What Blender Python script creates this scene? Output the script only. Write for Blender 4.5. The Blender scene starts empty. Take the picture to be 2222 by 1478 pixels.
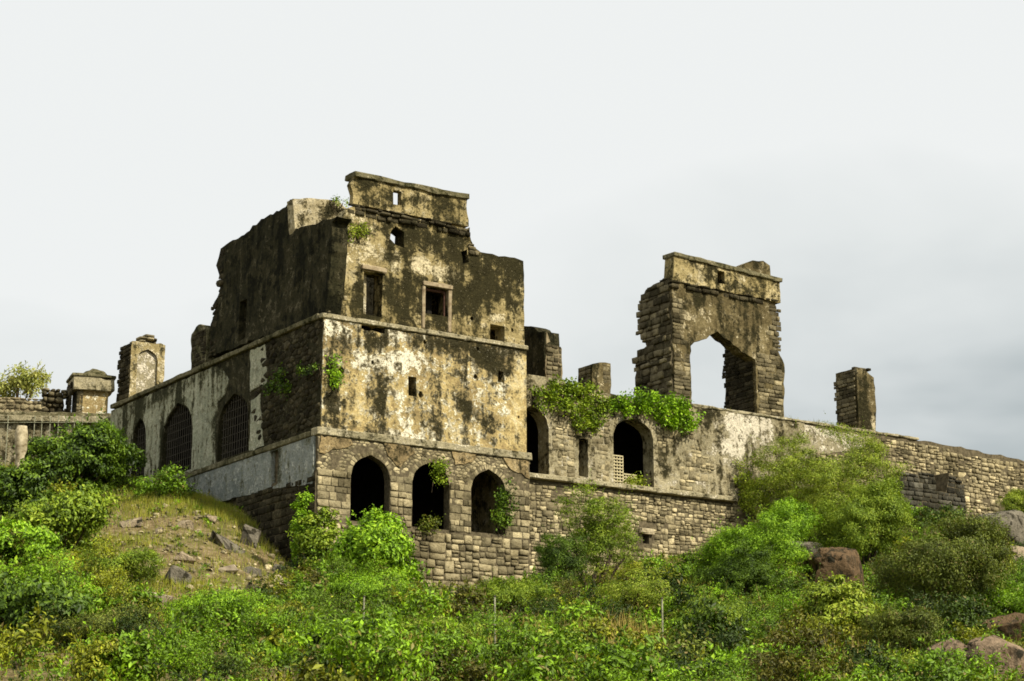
import bpy, bmesh, math, random
import numpy as np
from mathutils import Vector, Matrix, noise, geometry

R = math.radians
random.seed(7); rng = np.random.default_rng(7)
S = bpy.context.scene
COL = S.collection

# ------------------------------------------------------------------ camera
PITCH = R(14.0); FPX = 4200.0; PW, PH = 2222.0, 1478.0
CAM = np.array([0.0, 0.0, 1.7])
cd = bpy.data.cameras.new('camera'); cam = bpy.data.objects.new('camera', cd); COL.objects.link(cam)
cd.sensor_fit = 'HORIZONTAL'; cd.sensor_width = 36.0; cd.lens = FPX * 36.0 / PW
cd.clip_start = 0.5; cd.clip_end = 12000
cam.location = CAM; cam.rotation_euler = (math.pi / 2 + PITCH, 0, 0)
S.camera = cam

# ------------------------------------------------------------------ sky and sun
SUN_EL = R(42.0); SUN_AZ = math.atan2(0.80, -0.60)          # azimuth from +Y towards +X: front right of the camera
sun_dir = Vector((math.sin(SUN_AZ) * math.cos(SUN_EL), math.cos(SUN_AZ) * math.cos(SUN_EL), math.sin(SUN_EL)))
W = bpy.data.worlds.new('World'); S.world = W; W.use_nodes = True
nt = W.node_tree; nt.nodes.clear()
N = nt.nodes.new; LK = nt.links.new
out = N('ShaderNodeOutputWorld')
sky = N('ShaderNodeTexSky'); sky.sky_type = 'NISHITA'; sky.sun_disc = False
sky.sun_elevation = SUN_EL; sky.sun_rotation = SUN_AZ; sky.air_density = 1.2; sky.dust_density = 3.0
bg1 = N('ShaderNodeBackground'); bg1.inputs['Strength'].default_value = 0.07; LK(sky.outputs[0], bg1.inputs[0])
tc = N('ShaderNodeTexCoord')
mp = N('ShaderNodeMapping'); mp.inputs['Scale'].default_value = (1.0, 1.0, 2.2); mp.inputs['Location'].default_value = (0.35, 0.2, 0.1)
LK(tc.outputs['Generated'], mp.inputs[0])
cn = N('ShaderNodeTexNoise'); cn.inputs['Scale'].default_value = 3.0; cn.inputs['Detail'].default_value = 5; cn.inputs['Roughness'].default_value = 0.5
cn.inputs['Distortion'].default_value = 0.35
LK(mp.outputs[0], cn.inputs['Vector'])
# broad cloud deck: a grey-blue bank low towards the right, bright veil elsewhere
vm = N('ShaderNodeVectorMath'); vm.operation = 'DOT_PRODUCT'; vm.inputs[1].default_value = (0.32, 0.30, -1.5)
LK(tc.outputs['Generated'], vm.inputs[0])
ad = N('ShaderNodeMath'); ad.operation = 'MULTIPLY_ADD'; ad.inputs[1].default_value = 0.62; LK(cn.outputs['Fac'], ad.inputs[0]); LK(vm.outputs['Value'], ad.inputs[2])
a3_ = N('ShaderNodeMath'); a3_.operation = 'ADD'; a3_.inputs[1].default_value = 0.145; LK(ad.outputs[0], a3_.inputs[0])
cr = N('ShaderNodeValToRGB'); e = cr.color_ramp.elements
e[0].position = 0.28; e[0].color = (0.92, 0.94, 0.93, 1)
e[1].position = 0.64; e[1].color = (0.33, 0.39, 0.395, 1)
for p_, c_ in ((0.40, (0.83, 0.86, 0.85, 1)), (0.49, (0.70, 0.74, 0.74, 1)), (0.555, (0.52, 0.57, 0.58, 1))): x = e.new(p_); x.color = c_
LK(a3_.outputs[0], cr.inputs[0])
bg2 = N('ShaderNodeBackground'); bg2.inputs['Strength'].default_value = 0.745; LK(cr.outputs[0], bg2.inputs[0])
mx = N('ShaderNodeMixShader'); mx.inputs[0].default_value = 0.94
LK(bg1.outputs[0], mx.inputs[1]); LK(bg2.outputs[0], mx.inputs[2]); LK(mx.outputs[0], out.inputs[0])

sl = bpy.data.lights.new('sun', 'SUN'); so = bpy.data.objects.new('sun', sl); COL.objects.link(so)
sl.energy = 5.0; sl.angle = R(1.2); sl.color = (1.0, 0.92, 0.77)
so.rotation_euler = sun_dir.to_track_quat('Z', 'Y').to_euler(); so.location = (30, -20, 80)
S.view_settings.view_transform = 'Standard'; S.view_settings.look = 'None'
S.view_settings.exposure = 0.40; S.view_settings.gamma = 1.0; S.view_settings.use_curve_mapping = False
S.render.engine = 'CYCLES'; S.cycles.max_bounces = 5; S.cycles.diffuse_bounces = 3; S.cycles.transmission_bounces = 3
S.cycles.filter_width = 1.7

# ------------------------------------------------------------------ survey of the place: pixel ray -> planes of the fort
_fw = np.array([0, math.cos(PITCH), math.sin(PITCH)]); _up = np.array([0, -math.sin(PITCH), math.cos(PITCH)])
ALPHA = R(34.0)
DU = np.array([math.cos(ALPHA), math.sin(ALPHA), 0.0]); DV = np.array([-math.sin(ALPHA), math.cos(ALPHA), 0.0])
def ray(px, py):
    d = _fw * FPX + np.array([1.0, 0, 0]) * (px - PW / 2) + _up * (PH / 2 - py)
    return d / np.linalg.norm(d)
_K = CAM + ray(695, 937) * 90.0
K0 = np.array([_K[0], _K[1], 0.0])                                  # the near corner of the tower, at height 0
def F(px, py, v=0.0):                                               # on a wall parallel to the tower front -> (u, z)
    d = ray(px, py); t = ((K0 - CAM) @ DV + v) / (d @ DV); p = CAM + d * t
    return (float((p - K0) @ DU), float(p[2]))
def L(px, py, u=0.0):                                               # on a wall parallel to the tower side -> (v, z)
    d = ray(px, py); t = ((K0 - CAM) @ DU + u) / (d @ DU); p = CAM + d * t
    return (float((p - K0) @ DV), float(p[2]))
def at(px, py, y):                                                  # at a forward distance y -> world point
    d = ray(px, py); return CAM + d * (y / d[1])
def UV(u, v, z=0.0): return K0 + DU * u + DV * v + np.array([0, 0, z])
def to_uv(p): q = np.array(p) - K0; return float(q @ DU), float(q @ DV)

# ------------------------------------------------------------------ object helpers
def obj(name, me, mat=None, parent=None, kind=None):
    o = bpy.data.objects.new(name, me); COL.objects.link(o)
    if mat is not None and me is not None and not me.materials: me.materials.append(mat)
    if parent is not None: o.parent = parent
    if kind: o['kind'] = kind
    return o
def tag(o, label, cat, group=None):
    o['label'] = label; o['category'] = cat
    if group: o['group'] = group
    return o
def thing(name, label, cat, loc=(0, 0, 0), rz=0.0, group=None):
    o = bpy.data.objects.new(name, None); COL.objects.link(o); o.empty_display_size = 0.3
    o.location = loc; o.rotation_euler = (0, 0, rz)
    return tag(o, label, cat, group)
def fort(name, label, cat, group=None): return thing(name, label, cat, K0, ALPHA, group)   # local axes: u along front, v inward, z up
def np_mesh(name, V, T, smooth=None):
    V = np.asarray(V, np.float32); T = np.asarray(T, np.int32)
    me = bpy.data.meshes.new(name)
    me.vertices.add(len(V)); me.vertices.foreach_set('co', V.ravel())
    me.loops.add(T.size); me.loops.foreach_set('vertex_index', T.ravel())
    me.polygons.add(len(T)); k = T.shape[1]
    me.polygons.foreach_set('loop_start', np.arange(0, T.size, k, dtype=np.int32))
    if smooth is not None: me.polygons.foreach_set('use_smooth', np.asarray(smooth, bool))
    me.update(); return me
def nz(x, y, z=0.0): return noise.noise(Vector((x, y, z)))
def fbm(x, y, z=0.0, o=4): return noise.fractal(Vector((x, y, z)), 1.0, 2.0, o)

# ------------------------------------------------------------------ materials
def mk(name):
    m = bpy.data.materials.new(name); m.use_nodes = True; t = m.node_tree; t.nodes.clear()
    o = t.nodes.new('ShaderNodeOutputMaterial'); b = t.nodes.new('ShaderNodeBsdfPrincipled')
    b.inputs['Roughness'].default_value = 0.93; b.inputs['Specular IOR Level'].default_value = 0.04
    t.links.new(b.outputs[0], o.inputs[0]); return m, t, b, o
ALB = 0.86
def sc_(c, k=None): return tuple(q * (ALB if k is None else k) for q in c)
class T:
    def __init__(s, t): s.t = t
    def n(s, k): return s.t.nodes.new(k)
    def l(s, a, b): s.t.links.new(a, b)
    def noise(s, vec, scale, detail=4, rough=0.55, mapscale=None, loc=(0, 0, 0), dist=0.0):
        if mapscale or any(loc):
            m = s.n('ShaderNodeMapping'); m.inputs['Scale'].default_value = mapscale or (1, 1, 1); m.inputs['Location'].default_value = loc
            s.l(vec, m.inputs[0]); vec = m.outputs[0]
        x = s.n('ShaderNodeTexNoise'); x.inputs['Scale'].default_value = scale; x.inputs['Detail'].default_value = detail
        x.inputs['Roughness'].default_value = rough; x.inputs['Distortion'].default_value = dist; s.l(vec, x.inputs['Vector']); return x.outputs['Fac']
    def step(s, v, a, b, lo=0.0, hi=1.0):
        m = s.n('ShaderNodeMapRange'); m.interpolation_type = 'SMOOTHSTEP'
        m.inputs['From Min'].default_value = a; m.inputs['From Max'].default_value = b
        m.inputs['To Min'].default_value = lo; m.inputs['To Max'].default_value = hi
        s.l(v, m.inputs['Value']); return m.outputs[0]
    def math(s, op, a, b=None):
        m = s.n('ShaderNodeMath'); m.operation = op
        for i, q in enumerate((a, b)):
            if q is None: continue
            if isinstance(q, (int, float)): m.inputs[i].default_value = q
            else: s.l(q, m.inputs[i])
        return m.outputs[0]
    def mix(s, f, a, b, mode='MIX'):
        m = s.n('ShaderNodeMix'); m.data_type = 'RGBA'; m.blend_type = mode
        for i, q in ((0, f), (6, a), (7, b)):
            if isinstance(q, (int, float)): m.inputs[i].default_value = q
            elif isinstance(q, tuple): m.inputs[i].default_value = (*q, 1) if len(q) == 3 else q
            else: s.l(q, m.inputs[i])
        return m.outputs[2]
    def ramp(s, v, stops):
        r = s.n('ShaderNodeValToRGB'); el = r.color_ramp.elements
        while len(el) < len(stops): el.new(0.5)
        for q, (p, c) in zip(el, stops): q.position = p; q.color = (*c, 1)
        s.l(v, r.inputs[0]); return r.outputs[0]
    def attr(s, name):
        a = s.n('ShaderNodeAttribute'); a.attribute_name = name; return a.outputs['Fac']
    def bump(s, b, h, strength, dist=0.05):
        x = s.n('ShaderNodeBump'); x.inputs['Strength'].default_value = strength; x.inputs['Distance'].default_value = dist
        s.l(h, x.inputs['Height']); s.l(x.outputs[0], b.inputs['Normal'])

def plaster(name, c0, c1, c2, dark=(0.030, 0.027, 0.012), mid=(0.13, 0.105, 0.045), pale=(0.66, 0.59, 0.40), streak=0.5, blot=0.5, speck=0.4, seed=0.0):
    """old lime plaster: ground colours, pale flaked patches, black lichen blotches and runs; the attributes 'stain' and 'pale' move the patches"""
    c0, c1, c2, dark, mid, pale = map(sc_, (c0, c1, c2, dark, mid, pale))
    m, t, b, o = mk(name); t = T(t)
    tc = t.n('ShaderNodeTexCoord'); P = tc.outputs['Object']
    big = t.noise(P, 0.55, 6, 0.6, loc=(seed, 3, 7))
    med = t.noise(P, 2.2, 6, 0.65, loc=(seed, 1, 2))
    fine = t.noise(P, 9.0, 4, 0.7)
    bv = t.math('ADD', t.math('MULTIPLY', t.math('SUBTRACT', big, 0.5), 1.1), t.math('ADD', t.math('MULTIPLY', t.math('SUBTRACT', med, 0.5), 1.5), 0.5))
    col = t.ramp(bv, [(0.30, c0), (0.5, c1), (0.70, c2)])
    pv_ = t.math('ADD', t.math('MULTIPLY', t.math('SUBTRACT', med, 0.5), 2.3), t.math('MULTIPLY', t.math('SUBTRACT', fine, 0.5), 1.5))
    pl = t.step(t.math('ADD', pv_, t.math('MULTIPLY', t.attr('pale'), 1.5)), 0.10, 0.26)
    col = t.mix(pl, col, pale)
    ru = t.step(t.noise(P, 4.5, 5, 0.7, loc=(seed + 4, 0, 0)), 0.60, 0.72, 0, 0.75)
    col = t.mix(ru, col, mid)                                       # brownish weathered spots
    st = t.noise(P, 1.0, 6, 0.65, mapscale=(2.6, 2.6, 0.30), loc=(seed, 0, 0))
    bl = t.noise(P, 0.9, 7, 0.68, loc=(seed, 9, 0), dist=0.4)
    s = t.math('ADD', t.math('MULTIPLY', t.math('SUBTRACT', st, 0.5), streak * 3.0), t.math('MULTIPLY', t.math('SUBTRACT', bl, 0.5), blot * 3.2))
    s = t.math('ADD', s, t.math('MULTIPLY', t.attr('stain'), 1.25))
    s = t.math('ADD', s, t.math('MULTIPLY', t.math('SUBTRACT', fine, 0.5), 1.1))
    s = t.math('ADD', s, t.math('MULTIPLY', t.math('SUBTRACT', t.noise(P, 4.2, 5, 0.7, loc=(seed, 20, 1)), 0.5), 1.1))
    s = t.math('ADD', s, t.math('MULTIPLY', t.math('SUBTRACT', med, 0.5), 0.9))
    f1 = t.step(s, 0.02, 0.16); f2 = t.step(s, 0.14, 0.38)
    col = t.mix(t.math('MULTIPLY', f1, 0.85), col, mid); col = t.mix(t.math('MULTIPLY', f2, 0.95), col, dark)
    sp = t.step(t.noise(P, 14.0, 3, 0.6, loc=(seed, 5, 5)), 0.62, 0.70, 0, speck)
    col = t.mix(sp, col, dark)
    wh = t.step(t.noise(P, 11.0, 3, 0.6, loc=(seed, 15, 5)), 0.66, 0.74, 0, 0.55)
    col = t.mix(wh, col, pale)
    col = t.mix(1.0, col, t.ramp(fine, [(0.30, (0.5, 0.5, 0.5)), (0.70, (1.35, 1.35, 1.35))]), 'MULTIPLY')
    t.l(col, b.inputs['Base Color'])
    h = t.math('ADD', t.math('ADD', t.math('MULTIPLY', med, 1.2), t.math('MULTIPLY', fine, 0.7)), t.math('MULTIPLY', t.noise(P, 32, 3), 0.25))
    h = t.math('SUBTRACT', h, t.math('MULTIPLY', pl, -0.35))
    t.bump(b, h, 0.9, 0.07)
    return m

def stone_mat(name, cols, moss=0.35, pale=(0.52, 0.46, 0.28), dark=(0.040, 0.037, 0.018), seed=0.0, orange=0.0):
    cols = [sc_(c, ALB * .9) for c in cols]; dark = sc_(dark); pale = sc_(pale, ALB * .9)
    m, t, b, o = mk(name); t = T(t)
    oi = t.n('ShaderNodeObjectInfo'); ge = t.n('ShaderNodeNewGeometry')
    r = t.math('FRACT', t.math('ADD', t.math('ADD', oi.outputs['Random'], ge.outputs['Random Per Island']), seed))
    r2 = t.math('FRACT', t.math('MULTIPLY', r, 13.37)); r3 = t.math('FRACT', t.math('MULTIPLY', r, 71.7))
    P = ge.outputs['Position']
    n = len(cols); col = t.ramp(r, [((i + 0.5) / n, c) for i, c in enumerate(cols)])
    col = t.mix(t.math('GREATER_THAN', r2, 1.0 - orange), col, (0.30, 0.19, 0.08))
    med = t.noise(P, 1.7, 6, 0.65, loc=(seed, 0, 0)); fine = t.noise(P, 11, 5, 0.7)
    col = t.mix(1.0, col, t.ramp(r3, [(0.0, (0.50, 0.50, 0.50)), (1.0, (1.45, 1.45, 1.45))]), 'MULTIPLY')
    col = t.mix(t.step(t.math('ADD', t.math('MULTIPLY', med, 0.8), t.math('MULTIPLY', fine, 0.35)), 0.55, 0.72, 0, min(0.9, moss * 2.4)), col, dark)
    col = t.mix(t.step(t.noise(P, 5, 5, 0.65, loc=(3, 3, seed)), 0.57, 0.70, 0, 0.55), col, pale)
    col = t.mix(1.0, col, t.ramp(fine, [(0.25, (0.6, 0.6, 0.6)), (0.75, (1.25, 1.25, 1.25))]), 'MULTIPLY')
    mot = t.noise(P, 3.4, 8, 0.72, loc=(seed * 5, 8, 1))
    col = t.mix(t.step(mot, 0.50, 0.62, 0, 0.62), col, t.mix(1.0, col, (0.30, 0.28, 0.22), 'MULTIPLY'))
    lowf = t.noise(P, 0.42, 5, 0.62, loc=(seed * 9, 2, 4))
    col = t.mix(t.step(lowf, 0.44, 0.64, 0, 0.62), col, t.mix(1.0, col, (0.34, 0.33, 0.28), 'MULTIPLY'))
    t.l(col, b.inputs['Base Color'])
    t.bump(b, t.math('ADD', t.math('MULTIPLY', med, 0.5), fine), 1.0, 0.06)
    return m

def leaf_mat(name, cols, trans=0.16, dry=0.0, tint=False):
    m, t, b, o = mk(name); tt = m.node_tree; t = T(tt)
    ge = t.n('ShaderNodeNewGeometry'); oi = t.n('ShaderNodeObjectInfo')
    r = ge.outputs['Random Per Island']; P = ge.outputs['Position']
    big = t.noise(P, 1.1, 4, 0.6)
    v = t.math('ADD', t.math('MULTIPLY', r, 0.55), t.math('MULTIPLY', t.step(big, 0.3, 0.7), 0.45))
    n = len(cols); col = t.ramp(v, [((i + 0.3) / n, c) for i, c in enumerate(cols)])
    if tint:                                                         # every plant of the undergrowth has its own green
        tn = t.attr('tint'); lum = t.ramp(v, [(0.10, (0.30, 0.30, 0.30)), (0.5, (0.9, 0.9, 0.9)), (0.9, (1.9, 1.8, 1.7))])
        pal = t.n('ShaderNodeValToRGB'); pal.color_ramp.interpolation = 'CONSTANT'; el = pal.color_ramp.elements
        PAL = [(0.0, (0.115, 0.215, 0.006)), (0.26, (0.078, 0.135, 0.006)), (0.42, (0.030, 0.056, 0.003)), (0.54, (0.195, 0.225, 0.011)), (0.66, (0.16, 0.295, 0.007)), (0.83, (0.090, 0.092, 0.010)), (0.91, (0.055, 0.100, 0.005))]
        while len(el) < len(PAL): el.new(0.5)
        for q, (p_, c_) in zip(el, PAL): q.position = p_; q.color = (*c_, 1)
        t.l(tn, pal.inputs[0]); col = t.mix(1.0, pal.outputs[0], lum, 'MULTIPLY')
    if dry: col = t.mix(t.math('MULTIPLY', t.math('GREATER_THAN', t.math('FRACT', t.math('MULTIPLY', r, 17.3)), 1.0 - dry), 0.85), col, (0.22, 0.17, 0.055))
    t.l(col, b.inputs['Base Color']); b.inputs['Roughness'].default_value = 0.55; b.inputs['Specular IOR Level'].default_value = 0.25
    tr = t.n('ShaderNodeBsdfTranslucent'); t.l(t.mix(1.0, col, (1.35, 1.25, 0.55), 'MULTIPLY'), tr.inputs['Color'])
    ms = t.n('ShaderNodeMixShader'); ms.inputs[0].default_value = trans
    t.l(b.outputs[0], ms.inputs[1]); t.l(tr.outputs[0], ms.inputs[2]); t.l(ms.outputs[0], o.inputs[0])
    return m

def simple(name, c, c2=None, scale=6.0, rough=0.9, bump=0.5, metal=0.0):
    c2 = sc_(c2 or tuple(q * 1.5 for q in c)); c = sc_(c)
    m, t, b, o = mk(name); t = T(t); ge = t.n('ShaderNodeNewGeometry')
    f = t.noise(ge.outputs['Position'], scale, 6, 0.65)
    t.l(t.ramp(f, [(0.35, c), (0.65, c2 or tuple(q * 1.5 for q in c))]), b.inputs['Base Color'])
    b.inputs['Roughness'].default_value = rough; b.inputs['Metallic'].default_value = metal
    t.bump(b, f, bump, 0.05); return m

M = {}
M['mid_plaster'] = plaster('ochre_plaster', (0.33, 0.25, 0.115), (0.54, 0.42, 0.18), (0.68, 0.58, 0.33), mid=(0.16, 0.13, 0.065), pale=(0.80, 0.755, 0.57), streak=0.38, blot=0.50, speck=0.45, seed=1)
M['up_plaster'] = plaster('stained_plaster', (0.30, 0.24, 0.11), (0.42, 0.34, 0.16), (0.55, 0.46, 0.25), pale=(0.62, 0.54, 0.34), mid=(0.11, 0.090, 0.036), streak=0.42, blot=0.62, speck=0.5, seed=5)
M['base_plaster'] = plaster('brown_ochre_plaster', (0.24, 0.18, 0.09), (0.36, 0.27, 0.13), (0.46, 0.36, 0.19), mid=(0.13, 0.10, 0.05), pale=(0.55, 0.46, 0.28), streak=0.3, blot=0.5, speck=0.6, seed=41)
M['black_plaster'] = plaster('lichen_and_shade_plaster', (0.034, 0.032, 0.016), (0.05, 0.045, 0.023), (0.085, 0.075, 0.04), mid=(0.035, 0.033, 0.016), dark=(0.013, 0.013, 0.007), pale=(0.13, 0.115, 0.07), streak=0.55, blot=0.70, speck=0.6, seed=9)  # lichen black, lowered further to carry the shade of the left-facing walls
M['grey_plaster'] = plaster('grey_cement_plaster', (0.345, 0.352, 0.248), (0.483, 0.483, 0.338), (0.593, 0.580, 0.414), mid=(0.207, 0.193, 0.110), dark=(0.048, 0.048, 0.025), pale=(0.621, 0.607, 0.442), streak=0.5, blot=0.25, speck=0.12, seed=13)
M['blue_plaster'] = plaster('blue_grey_cement_plaster', (0.228, 0.249, 0.222), (0.323, 0.343, 0.309), (0.430, 0.444, 0.396), mid=(0.188, 0.195, 0.121), dark=(0.067, 0.067, 0.047), pale=(0.538, 0.551, 0.484), streak=0.45, blot=0.4, speck=0.1, seed=17)
M['wall_plaster'] = plaster('weathered_wall_plaster', (0.27, 0.24, 0.15), (0.38, 0.33, 0.20), (0.46, 0.41, 0.27), mid=(0.15, 0.125, 0.065), pale=(0.66, 0.60, 0.46), streak=0.35, blot=0.55, speck=0.5, seed=21)
M['gate_plaster'] = plaster('brown_gate_plaster', (0.12, 0.095, 0.045), (0.18, 0.145, 0.07), (0.28, 0.23, 0.12), mid=(0.065, 0.053, 0.024), pale=(0.50, 0.43, 0.27), streak=0.5, blot=0.5, speck=0.5, seed=25)
M['band'] = plaster('band_stone', (0.33, 0.29, 0.18), (0.42, 0.37, 0.23), (0.52, 0.46, 0.30), mid=(0.17, 0.15, 0.08), pale=(0.62, 0.56, 0.40), streak=0.25, blot=0.45, speck=0.3, seed=29)
M['dark_band'] = plaster('mossy_shade_band', (0.15, 0.135, 0.075), (0.20, 0.18, 0.10), (0.27, 0.24, 0.14), mid=(0.085, 0.080, 0.035), dark=(0.03, 0.03, 0.012), pale=(0.36, 0.32, 0.2), streak=0.3, blot=0.55, speck=0.5, seed=33)  # mossy stone; on the wing it stands in for band stone in shade
M['mortar'] = simple('mortar', (0.060, 0.050, 0.030), (0.17, 0.14, 0.085), 5.0)
M['mortar_light'] = simple('weathered_mortar', (0.14, 0.11, 0.06), (0.34, 0.28, 0.17), 4.0)
M['inside'] = simple('shade_black_inner_wall', (0.012, 0.011, 0.009), (0.026, 0.024, 0.018), 3.0)  # near-black colour stands in for the darkness inside the arches and rooms
M['inner_pale'] = plaster('inner_plaster', (0.40, 0.34, 0.2), (0.52, 0.45, 0.28), (0.62, 0.55, 0.38), pale=(0.7, 0.64, 0.46), streak=0.25, blot=0.4, speck=0.4, seed=37)
M['ashlar'] = stone_mat('ashlar', [(0.298, 0.253, 0.148), (0.491, 0.416, 0.245), (0.401, 0.340, 0.200), (0.566, 0.480, 0.282), (0.356, 0.304, 0.178)], moss=0.25, seed=0.1)
M['rubble'] = stone_mat('rubble_stone', [(0.337, 0.287, 0.169), (0.572, 0.487, 0.287), (0.708, 0.601, 0.355), (0.439, 0.372, 0.220), (0.523, 0.444, 0.261)], moss=0.28, seed=0.4, orange=0.0)
M['ochre_rubble'] = stone_mat('ochre_rubble_stone', [(0.394, 0.335, 0.197), (0.592, 0.502, 0.296), (0.756, 0.642, 0.378), (0.493, 0.419, 0.246)], moss=0.30, seed=0.25, orange=0.0)
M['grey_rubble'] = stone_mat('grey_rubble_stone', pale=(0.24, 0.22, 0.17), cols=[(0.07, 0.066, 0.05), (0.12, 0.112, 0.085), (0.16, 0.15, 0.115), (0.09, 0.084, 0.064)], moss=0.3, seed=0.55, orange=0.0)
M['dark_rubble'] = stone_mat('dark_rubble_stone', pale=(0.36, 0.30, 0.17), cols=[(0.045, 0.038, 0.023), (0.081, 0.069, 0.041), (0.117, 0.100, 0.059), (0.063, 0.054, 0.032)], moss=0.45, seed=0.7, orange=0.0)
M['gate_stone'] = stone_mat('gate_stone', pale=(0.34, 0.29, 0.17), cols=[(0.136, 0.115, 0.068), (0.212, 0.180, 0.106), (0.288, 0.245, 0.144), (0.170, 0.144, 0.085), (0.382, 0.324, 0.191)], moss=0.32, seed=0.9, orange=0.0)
M['frame_stone'] = simple('frame_stone', (0.20, 0.15, 0.09), (0.40, 0.33, 0.21), 4.0)
M['wood'] = simple('reddish_wood', (0.07, 0.035, 0.025), (0.15, 0.085, 0.06), 9.0)
M['iron'] = simple('rusty_iron', (0.055, 0.05, 0.038), (0.12, 0.105, 0.08), 20.0, 0.7)
M['lattice'] = simple('cream_lattice_paint', (0.40, 0.34, 0.19), (0.60, 0.53, 0.33), 6.0, 0.7)
M['post'] = simple('pale_painted_post', (0.16, 0.16, 0.10), (0.42, 0.42, 0.29), 12.0, 0.6)
M['white_stone'] = simple('pale_stone', (0.20, 0.16, 0.09), (0.62, 0.54, 0.36), 3.0)
def rock(name, c, c2, lich=(0.05, 0.045, 0.03)):
    c, c2, lich = sc_(c), sc_(c2), sc_(lich)
    m, t, b, o = mk(name); t = T(t); ge = t.n('ShaderNodeNewGeometry'); P = ge.outputs['Position']
    f = t.noise(P, 2.2, 8, 0.7); f2 = t.noise(P, 9, 6, 0.7); st = t.noise(P, 1.4, 6, 0.65, mapscale=(2.5, 2.5, .5))
    col = t.ramp(t.math('ADD', t.math('MULTIPLY', f, 0.6), t.math('MULTIPLY', f2, 0.4)), [(0.36, c), (0.62, c2)])
    col = t.mix(t.step(st, 0.50, 0.64, 0, 0.75), col, lich)
    vo_ = t.n('ShaderNodeTexVoronoi'); vo_.feature = 'DISTANCE_TO_EDGE'; vo_.inputs['Scale'].default_value = 0.8; t.l(P, vo_.inputs['Vector'])
    ck = t.step(t.math('ADD', vo_.outputs['Distance'], t.math('MULTIPLY', t.math('SUBTRACT', f, 0.5), 0.55)), 0.0, 0.012)
    col = t.mix(ck, lich, col); t.l(col, b.inputs['Base Color'])
    t.bump(b, t.math('ADD', t.math('ADD', f, t.math('MULTIPLY', f2, 0.7)), t.math('MULTIPLY', ck, 0.5)), 1.0, 0.16); return m
M['boulder_red'] = rock('reddish_boulder', (0.07, 0.048, 0.025), (0.22, 0.145, 0.08))
M['boulder_pink'] = rock('pinkish_boulder', (0.15, 0.105, 0.065), (0.42, 0.31, 0.20))
M['boulder_grey'] = rock('grey_boulder', (0.09, 0.082, 0.06), (0.27, 0.24, 0.18))
M['boulder_pale'] = rock('pale_rock', (0.24, 0.185, 0.115), (0.48, 0.39, 0.26))
M['scree'] = simple('scree_stone', (0.25, 0.20, 0.14), (0.55, 0.46, 0.34), 2.4, 0.95, 0.8)
M['bark'] = simple('bark', (0.045, 0.034, 0.02), (0.11, 0.085, 0.055), 12.0)

# ------------------------------------------------------------------ terrain
CP = np.array([(-11, 42, 4.2), (0, 48, 4.7), (14, 55, 5.1), (-25, 50, 5.2), (30, 60, 6.2), (-20, 65, 8.6), (0, 65, 7.4), (15, 70, 7.8), (30, 75, 9.2),
    (-19.7, 84, 13.2), (-13.9, 82, 12.6), (-9, 80, 10.6), (-18.4, 93, 16.9), (-14.2, 93, 16.5), (-30, 95, 16.5), (-30, 106, 20.4), (-23, 106, 19.4),
    (0, 81, 10.4), (6, 86, 11.4), (14.8, 88, 11.6), (22, 92, 13.0), (30, 95, 14.2), (26, 100, 14.6), (40, 105, 15.5),
    (-40, 125, 20.5), (0, 104, 13.5), (0, 130, 17), (30, 135, 17), (60, 120, 15), (60, 80, 9), (-60, 80, 10), (-60, 50, 5), (60, 50, 4),
    (0, 20, 1.0), (0, 0, 0.0), (-40, 0, 0), (40, 0, 0), (-40, 20, 1), (40, 20, 1), (0, 35, 2.9)] +
    [tuple(UV(u, v, z)) for u, v, z in [(-.7, 18.3, 18.55), (-.7, 24.8, 19.3), (-.7, 13, 17.7), (-.7, 10.3, 17.2), (-.7, 6, 15.9), (-.7, 3, 14.0), (-.7, -.7, 12.0),
        (6.5, -.8, 11.3), (11.5, -.8, 12.0), (16, .7, 13.7), (20, .7, 14.8), (25, .7, 15.5), (30, .7, 16.4), (36, .7, 18.0), (45, .7, 17.3), (55, .7, 17.5),
        (6, 3, 12), (6, 10, 15), (12, 6, 14), (6, 20, 17), (24, 6, 16), (40, 6, 17), (31, -3, 15.8), (35, -3, 17.2)]])
def _U(r2): return np.where(r2 > 1e-9, 0.5 * r2 * np.log(np.maximum(r2, 1e-9)), 0.0)
_n = len(CP); _A = np.zeros((_n + 3, _n + 3))
_d2 = ((CP[:, None, :2] - CP[None, :, :2]) ** 2).sum(-1)
_A[:_n, :_n] = _U(_d2) + np.eye(_n) * 1.5
_A[:_n, _n] = 1; _A[:_n, _n + 1:] = CP[:, :2]; _A[_n, :_n] = 1; _A[_n + 1:, :_n] = CP[:, :2].T
_w = np.linalg.solve(_A, np.concatenate([CP[:, 2], np.zeros(3)]))
def terr(x, y):
    x = np.atleast_1d(np.asarray(x, float)); y = np.atleast_1d(np.asarray(y, float))
    xc = np.clip(x, -70, 75); yc = np.clip(y, -10, 140)
    r2 = (xc[:, None] - CP[None, :, 0]) ** 2 + (yc[:, None] - CP[None, :, 1]) ** 2
    z = _U(r2) @ _w[:_n] + _w[_n] + _w[_n + 1] * xc + _w[_n + 2] * yc
    z = z + 0.16 * np.sin(x * 0.9 + 1.3 * np.sin(y * 0.6)) * np.sin(y * 1.1 + np.sin(x * 0.7)) + 0.08 * np.sin(x * 2.3 + y * 1.7) * np.sin(y * 2.9 - x)
    d = np.hypot(x - 3, y - 70); w = np.clip((d - 75) / 160, 0, 1); w = w * w * (3 - 2 * w)
    return z * (1 - w)
def tz(x, y): return float(terr(x, y)[0])
def spread(a, b, step, far):
    mid = list(np.arange(a, b + 1e-6, step)); lo, hi, s = [], [], step
    while (a - (lo[-1] if lo else a)) < far:
        s *= 1.35; lo.append((lo[-1] if lo else a) - s); hi.append((hi[-1] if hi else b) + s)
    return np.array(lo[::-1] + mid + hi)
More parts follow.
